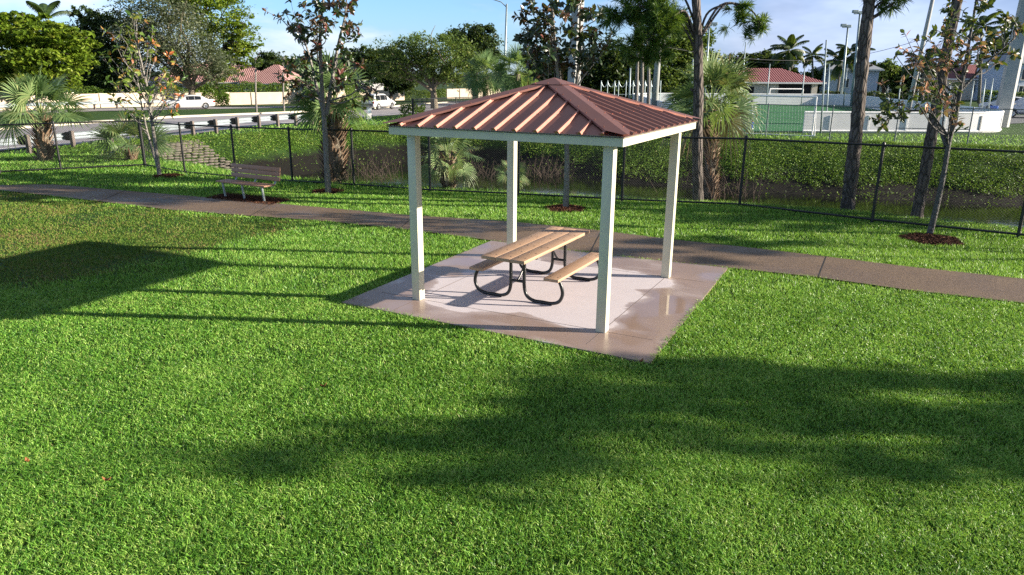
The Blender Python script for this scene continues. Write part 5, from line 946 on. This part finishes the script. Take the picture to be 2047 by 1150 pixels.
# ================= cars: lofted bodies
def carpaint(name, col):
    k = NT(name); return k.done(k.pbr(k.mix(k.noise(k.obj(), 1.2, 3), A(col)*.95, col), .28, 0, .5, None, **{'Coat Weight': .6, 'Coat Roughness': .05}))
tyrem = plain('tyre_rubber', (.018, .018, .018), .85); rimm2 = plain('alloy_rim', (.42, .43, .45), .3, .8); tailm = plain('red_lens', (.35, .01, .01), .2); headm = plain('clear_lens', (.55, .57, .6), .1, 0, .7); blackp = plain('black_trim', (.02, .02, .022), .5); carglass = plain('tinted_glass', (.012, .014, .018), .06, 0, .6, .1)
def car(name, label, cat, loc, rz, st, cabin, paint, wb, wr, low, group=None, lower_trim=None):
    """st: (x, half width, bottom, shoulder z, top z of lower body); cabin: (x, half width at belt, half width at roof, belt z, roof z); x runs to the front"""
    o = thing(name, label, cat, loc, rz, group); b = MB(); n = len(st); rows = []
    for x, w, zb_, zs, zt in st: rows.append([(x, -w*.92, zb_), (x, -w, zb_+.16), (x, -w, zs), (x, -w*.965, zs+.06), (x, -w*.86, zt), (x, 0, zt+.025), (x, w*.86, zt), (x, w*.965, zs+.06), (x, w, zs), (x, w, zb_+.16), (x, w*.92, zb_)])
    m_ = 11; b.add(A(rows).reshape(-1, 3), [(i_*m_+j_, (i_+1)*m_+j_, (i_+1)*m_+(j_+1) % m_, i_*m_+(j_+1) % m_) for i_ in range(n-1) for j_ in range(m_)]+[tuple(range(m_-1, -1, -1)), tuple((n-1)*m_+j_ for j_ in range(m_))]); body = b.build('body', paint, o); shade_auto(body, 32)
    b = MB(); rows = []
    for x, wb_, wt, z0, z1 in cabin: d = z1-z0; rows.append([(x, -wb_, z0-.05), (x, -wb_, z0), (x, -wb_*.12-wt*.88, z0+d*.84), (x, -wt*.88, z1), (x, 0, z1+.03*(d > .1)), (x, wt*.88, z1), (x, wb_*.12+wt*.88, z0+d*.84), (x, wb_, z0), (x, wb_, z0-.05)])
    m2 = 9; b.add(A(rows).reshape(-1, 3), [(i_*m2+j_, (i_+1)*m2+j_, (i_+1)*m2+j_+1, i_*m2+j_+1) for i_ in range(len(rows)-1) for j_ in range(m2-1)]); shade_auto(b.build('cabin', paint, o), 35)
    C = A(rows)
    def pane(q, nm, push):                          # glass set just proud of the shell
        q = A(q); c_ = q.mean(0); q = c_+(q-c_)*.94+A(push); b = MB(); b.add(np.r_[q, q-A(push)*.8], [(0, 1, 2, 3), (7, 6, 5, 4), (0, 4, 5, 1), (1, 5, 6, 2), (2, 6, 7, 3), (3, 7, 4, 0)]); b.build(nm, carglass, o)
    for s_ in (0, 1):
        g = lambda i_, j_: C[i_][j_ if s_ == 0 else m2-1-j_]
        for i_ in range(1, len(rows)-2):
            if cabin[i_][4]-cabin[i_][3] > .15 or cabin[i_+1][4]-cabin[i_+1][3] > .15: pane([g(i_, 1), g(i_+1, 1), g(i_+1, 2), g(i_, 2)], 'side_window', (0, -.012 if s_ == 0 else .012, .003))
    F_ = len(rows)-1; pane([C[F_][1]*A([1, .92, 1]), C[F_][7]*A([1, .92, 1]), C[F_-1][5]-A([0, 0, .02]), C[F_-1][3]-A([0, 0, .02])], 'windscreen', (.02, 0, .02)); pane([C[0][7]*A([1, .92, 1]), C[0][1]*A([1, .92, 1]), C[1][3]-A([0, 0, .02]), C[1][5]-A([0, 0, .02])], 'rear_window', (-.02, 0, .02))
    xf, xr = st[-1][0], st[0][0]; W_ = max(q[1] for q in st)
    for x in (wb/2, -wb/2):
        for s_ in (-1, 1):
            b = MB(); b.lathe([(wr*.62, -.1), (wr*.9, -.11), (wr, -.08), (wr, .08), (wr*.9, .11), (wr*.62, .1)], (x, s_*(W_-.09), wr), 20, 'y'); w_ = b.build('wheel', tyrem, o, True)
            b = MB(); b.lathe([(wr*.64, .0), (wr*.64, s_*.105), (wr*.56, s_*.085), (wr*.2, s_*.07), (wr*.16, s_*.10), (0, s_*.10)], (x, s_*(W_-.09), wr), 20, 'y')
            for a in range(5): a_ = a*2*PI/5; b.bar((x+wr*.15*math.cos(a_), s_*(W_+.002), wr+wr*.15*math.sin(a_)), (x+wr*.6*math.cos(a_), s_*(W_-.002), wr+wr*.6*math.sin(a_)), .05, .05)
            b.build('rim', rimm2, w_)
            b = MB(); an = np.linspace(0, PI, 13); b.tube([(x+wr*1.1*math.cos(a), s_*(W_-.02), wr+wr*1.1*math.sin(a)) for a in an], .035, 5); b.build('wheel_arch', lower_trim or paint, body)
    for s_ in (-1, 1):
        b = MB(); b.box((xr+.10, s_*(W_*.80), st[0][3]+.02), (.20, .30, .20), ch=.03); b.build('tail_light', tailm, o); b = MB(); b.box((xf-.16, s_*(W_*.76), st[-1][3]-.02), (.30, .34, .15), ch=.03); b.build('headlight', headm, o)
        b = MB(); b.box((cabin[-1][0]-.30, s_*(W_+.09), cabin[-1][3]+.08), (.12, .2, .14), ch=.03); b.build('mirror', paint, o)
    b = MB(); b.box((xf-.01, 0, st[-1][2]+.28), (.1, W_*1.1, .26), ch=.03); b.build('grille', blackp, o); b = MB(); b.box((xr+.0, 0, st[0][3]-.16), (.05, .5, .14)); b.build('number_plate', trim, o)
    b = MB(); b.box((xr+.03, 0, st[0][2]+.15), (.14, W_*1.7, .24), ch=.04); b.build('rear_bumper', lower_trim or paint, o)
    if lower_trim:
        for s_ in (-1, 1): b = MB(); b.box((0, s_*(W_+.0), .36), (wb-wr*2.1, .05, .16), ch=.02); b.build('sill_trim', lower_trim, o)
    return o
white = carpaint('white_car_paint', (.58, .58, .585)); silver = carpaint('silver_car_paint', (.50, .56, .62))
SUV = dict(st=[(-2.22, .80, .42, .78, .92), (-2.12, .90, .36, .88, .98), (-1.3, .93, .28, .92, 1.02), (.3, .93, .26, .92, 1.00), (1.15, .92, .26, .90, 1.00), (1.9, .88, .28, .80, .92), (2.2, .72, .34, .66, .76)], cabin=[(-2.10, .84, .80, .96, 1.0), (-1.72, .86, .70, 1.0, 1.58), (-.85, .88, .72, 1.0, 1.68), (.1, .88, .72, .99, 1.67), (.55, .87, .68, .98, 1.58), (1.28, .84, .80, .97, .99)], wb=2.69, wr=.35, low=.2)
SED = dict(st=[(-2.35, .74, .38, .74, .92), (-2.2, .88, .28, .80, .98), (-1.3, .92, .22, .82, .96), (.3, .92, .20, .80, .92), (1.1, .92, .20, .78, .90), (1.95, .88, .22, .68, .80), (2.35, .70, .28, .54, .64)], cabin=[(-1.85, .78, .70, .95, .97), (-1.05, .83, .60, .94, 1.36), (-.4, .85, .63, .92, 1.42), (.2, .85, .62, .91, 1.40), (.42, .84, .60, .91, 1.36), (1.25, .80, .72, .90, .91)], wb=2.8, wr=.33, low=.2)
a = gt(640, 238); b_ = gt(797, 219); dr = math.atan2(b_[1]-a[1], b_[0]-a[0])
q = gt(757, 219.5); suv = car('parked_car', 'white hatchback utility vehicle with grey lower trim driving away on the road', 'car', q+A([0, 0, .035]), dr-.32, paint=white, lower_trim=plain('grey_trim', (.10, .10, .11), .6), **SUV)
q = gt(382, 218.2); sed = car('parked_car', 'white sedan with a dark blue grille standing on the side road', 'car', q+A([0, 0, .035]), math.radians(208), paint=white, **SED)
q = gt(2052, 236); copy_thing(suv, q+A([0, 0, .04]), math.radians(160), 'white parked vehicle behind the two great concrete poles')
q = gt(2010, 224); copy_thing(sed, q+A([0, 0, .04]), math.radians(150), 'low pale car parked left of the great concrete poles')
q = gt(1190, 187); copy_thing(sed, q+A([0, 0, .04]), math.radians(200), 'tiny white car far off beside the netted posts')
for o in bpy.data.objects:
    if o.name.startswith('parked_car') and 'driving' in o.get('label', ''): o.name = 'utility_vehicle'
# ================= player behind the palm fronds
def person(label, q, rz):
    o = thing('person', label, 'person', q, rz); me = bpy.data.meshes.new('body'); V, E, Rr = [], [], []
    def j(p_, r, par=None):
        V.append(p_); Rr.append(r)
        if par is not None: E.append((par, len(V)-1))
        return len(V)-1
    pel = j((0, 0, .93), .135); sp1 = j((0, .0, 1.12), .125, pel); ch_ = j((0, .02, 1.33), .145, sp1); nk = j((0, .0, 1.50), .058, ch_); hd = j((0, -.02, 1.60), .085, nk); j((0, -.02, 1.72), .075, hd)
    for s_, fy, ky in ((-1, .14, .0), (1, -.12, -.1)):
        hp = j((s_*.10, 0, .86), .095, pel); kn = j((s_*.14, ky, .49), .058, hp); an = j((s_*.17, fy, .09), .038, kn); j((s_*.19, fy-.17, .04), .035, an)
        sh_ = j((s_*.20, .02, 1.40), .065, ch_); el = j((s_*.30, .0, 1.13), .045, sh_); wr_ = j((s_*.33, -.14, .93), .028, el); pm_ = j((s_*.335, -.19, .86), .034, wr_)
        for f_ in range(4): k1 = j((s_*(.305+.02*f_), -.225, .81), .009, pm_); j((s_*(.305+.02*f_), -.215, .77-.006*(f_ % 3)), .008, k1)
        t1 = j((s_*.30, -.20, .85), .010, pm_); j((s_*.285, -.225, .82), .009, t1)
    me.from_pydata(V, E, []); b = bpy.data.objects.new('body', me); COL.objects.link(b); b.parent = o; me.materials.append(plain('skin', (.34, .19, .13), .6, 0, .4, .08))
    md = b.modifiers.new('skin', 'SKIN'); sd_ = b.modifiers.new('sub', 'SUBSURF'); sd_.levels = sd_.render_levels = 2
    for i_, v in enumerate(me.skin_vertices[0].data if me.skin_vertices else []): v.radius = (Rr[i_], Rr[i_])
    if not me.skin_vertices:
        me.skin_vertices_init = None
    def shell(nm, col, secs): m_ = MB(); m_.tube([q_[0] for q_ in secs], [q_[1] for q_ in secs], 14); shade_auto(m_.build(nm, plain(nm+'_cloth', col, .9), o), 60)
    shell('shirt', (.62, .63, .64), [((0, 0, .90), .17), ((0, 0, 1.1), .165), ((0, .02, 1.3), .195), ((0, .01, 1.44), .15), ((0, 0, 1.49), .075)])
    for s_, fy, ky in ((-1, .14, .0), (1, -.12, -.1)):
        shell('sleeve', (.62, .63, .64), [((s_*.15, .02, 1.42), .085), ((s_*.26, .01, 1.25), .07)]); shell('short_leg', (.05, .06, .09), [((s_*.07, 0, .95), .13), ((s_*.125, ky*.7, .58), .095)])
        kn, an = A([s_*.14, ky, .49]), A([s_*.17, fy, .09]); shell('sock', (.02, .07, .36), [(kn*.9+an*.1, .058), (kn*.6+an*.4, .062), (kn*.1+an*.9, .045), (an-A([0, 0, .03]), .045)])
        m_ = MB(); m_.box((s_*.185, fy-.08, .045), (.095, .27, .085), ch=.03); shade_auto(m_.build('shoe', plain('pale_shoe', (.35, .4, .42), .6), o), 60)
    m_ = MB(); m_.lathe([(0, .13), (.06, .115), (.092, .06), (.096, 0), (.088, -.04), (.07, -.06)], (0, 0, 1.65), 14); shade_auto(m_.build('hair', plain('dark_hair', (.02, .015, .012), .7), o), 60)
q = gp(1498, 259.5); person('goalkeeper in pale shirt and blue socks half hidden behind palm fronds', q+A([0, 0, .02]), math.radians(150))
# ================= light, sky, camera
SUN_EL, SUN_AZ = math.radians(17.2), math.radians(-4.5)     # azimuth from +X
W = bpy.data.worlds.new('World'); SC.world = W; W.use_nodes = True; t = W.node_tree; t.nodes.clear()
k = NT.__new__(NT); k.t = t
out = t.nodes.new('ShaderNodeOutputWorld')
sky = k.n('ShaderNodeTexSky', sky_type='NISHITA', sun_disc=False, sun_elevation=SUN_EL, sun_rotation=PI/2-SUN_AZ, altitude=0, air_density=1.0, dust_density=.6, ozone_density=2.5)
d = k.n('ShaderNodeTexCoord').outputs['Generated']
sep = k.n('ShaderNodeSeparateXYZ', {0: d}); dx, dy, dz = sep.outputs
flat = k.n('ShaderNodeVectorMath', {0: d, 1: (1.6, 1.6, 5.)}, operation='MULTIPLY').outputs[0]
n1 = k.noise(flat, 2.1, 6, .55, .3)
puff = k.ramp(k.math('ADD', n1, k.math('MULTIPLY', dz, -.25)), [(.47, 0), (.56, .6), (.66, 1)])
veil = k.ramp(k.math('ADD', dx, k.math('MULTIPLY', k.math('SUBTRACT', k.noise(flat, 1.1, 4), .5), .9)), [(-.05, 0), (.38, .9)])
blue = k.n('ShaderNodeVectorMath', {0: sky.outputs[0], 1: (.95, 1.28, 1.95)}, operation='MULTIPLY').outputs[0]
white = k.mix(k.ramp(n1, [(.5, 0), (.75, 1)]), (5.0, 6.0, 7.6), (9.6, 10., 10.4))
grey = k.mix(k.ramp(k.noise(flat, 1.7, 5, .6), [(.35, 0), (.68, 1)]), (1.7, 2.5, 4.4), (5.2, 6.3, 8.6))
c = k.mix(puff, blue, white); c = k.mix(veil, c, grey)
c = k.mix(k.ramp(dz, [(.14, 0), (.42, .85)]), c, k.mix(n1, (1.3, 1.75, 2.4), (2.2, 2.5, 2.9)))  # added unseen grey layer overhead, dims the sky's fill to deepen shadows
bg = k.n('ShaderNodeBackground', {0: c, 1: .052}); t.links.new(bg.outputs[0], out.inputs[0])
L = bpy.data.lights.new('sun', 'SUN'); L.energy = 5.0; L.angle = math.radians(.55); L.color = (1., .89, .74)
so = bpy.data.objects.new('sun', L); COL.objects.link(so)
sd = Vector((math.cos(SUN_EL)*math.cos(SUN_AZ), math.cos(SUN_EL)*math.sin(SUN_AZ), math.sin(SUN_EL)))
so.rotation_euler = sd.to_track_quat('Z', 'Y').to_euler(); so.location = (30, -5, 20)
cam = bpy.data.cameras.new('camera'); co = bpy.data.objects.new('camera', cam); COL.objects.link(co); SC.camera = co
cam.sensor_width = 36; cam.lens = 36*FP/2047; cam.clip_end = 5000; cam.clip_start = .05
co.matrix_world = Matrix.Translation((0, 0, CH)) @ Matrix.Rotation(PI/2-PITCH, 4, 'X') @ Matrix.Rotation(ROLL, 4, 'Z')
vs = SC.view_settings; SC.display_settings.display_device = 'sRGB'; vs.view_transform = 'Standard'; vs.look = 'None'; vs.exposure = 1.5; vs.gamma = 1
SC.cycles.max_bounces = 6; SC.cycles.transparent_max_bounces = 8; SC.cycles.use_adaptive_sampling = True
try: SC.cycles.use_denoising = False
except Exception: pass
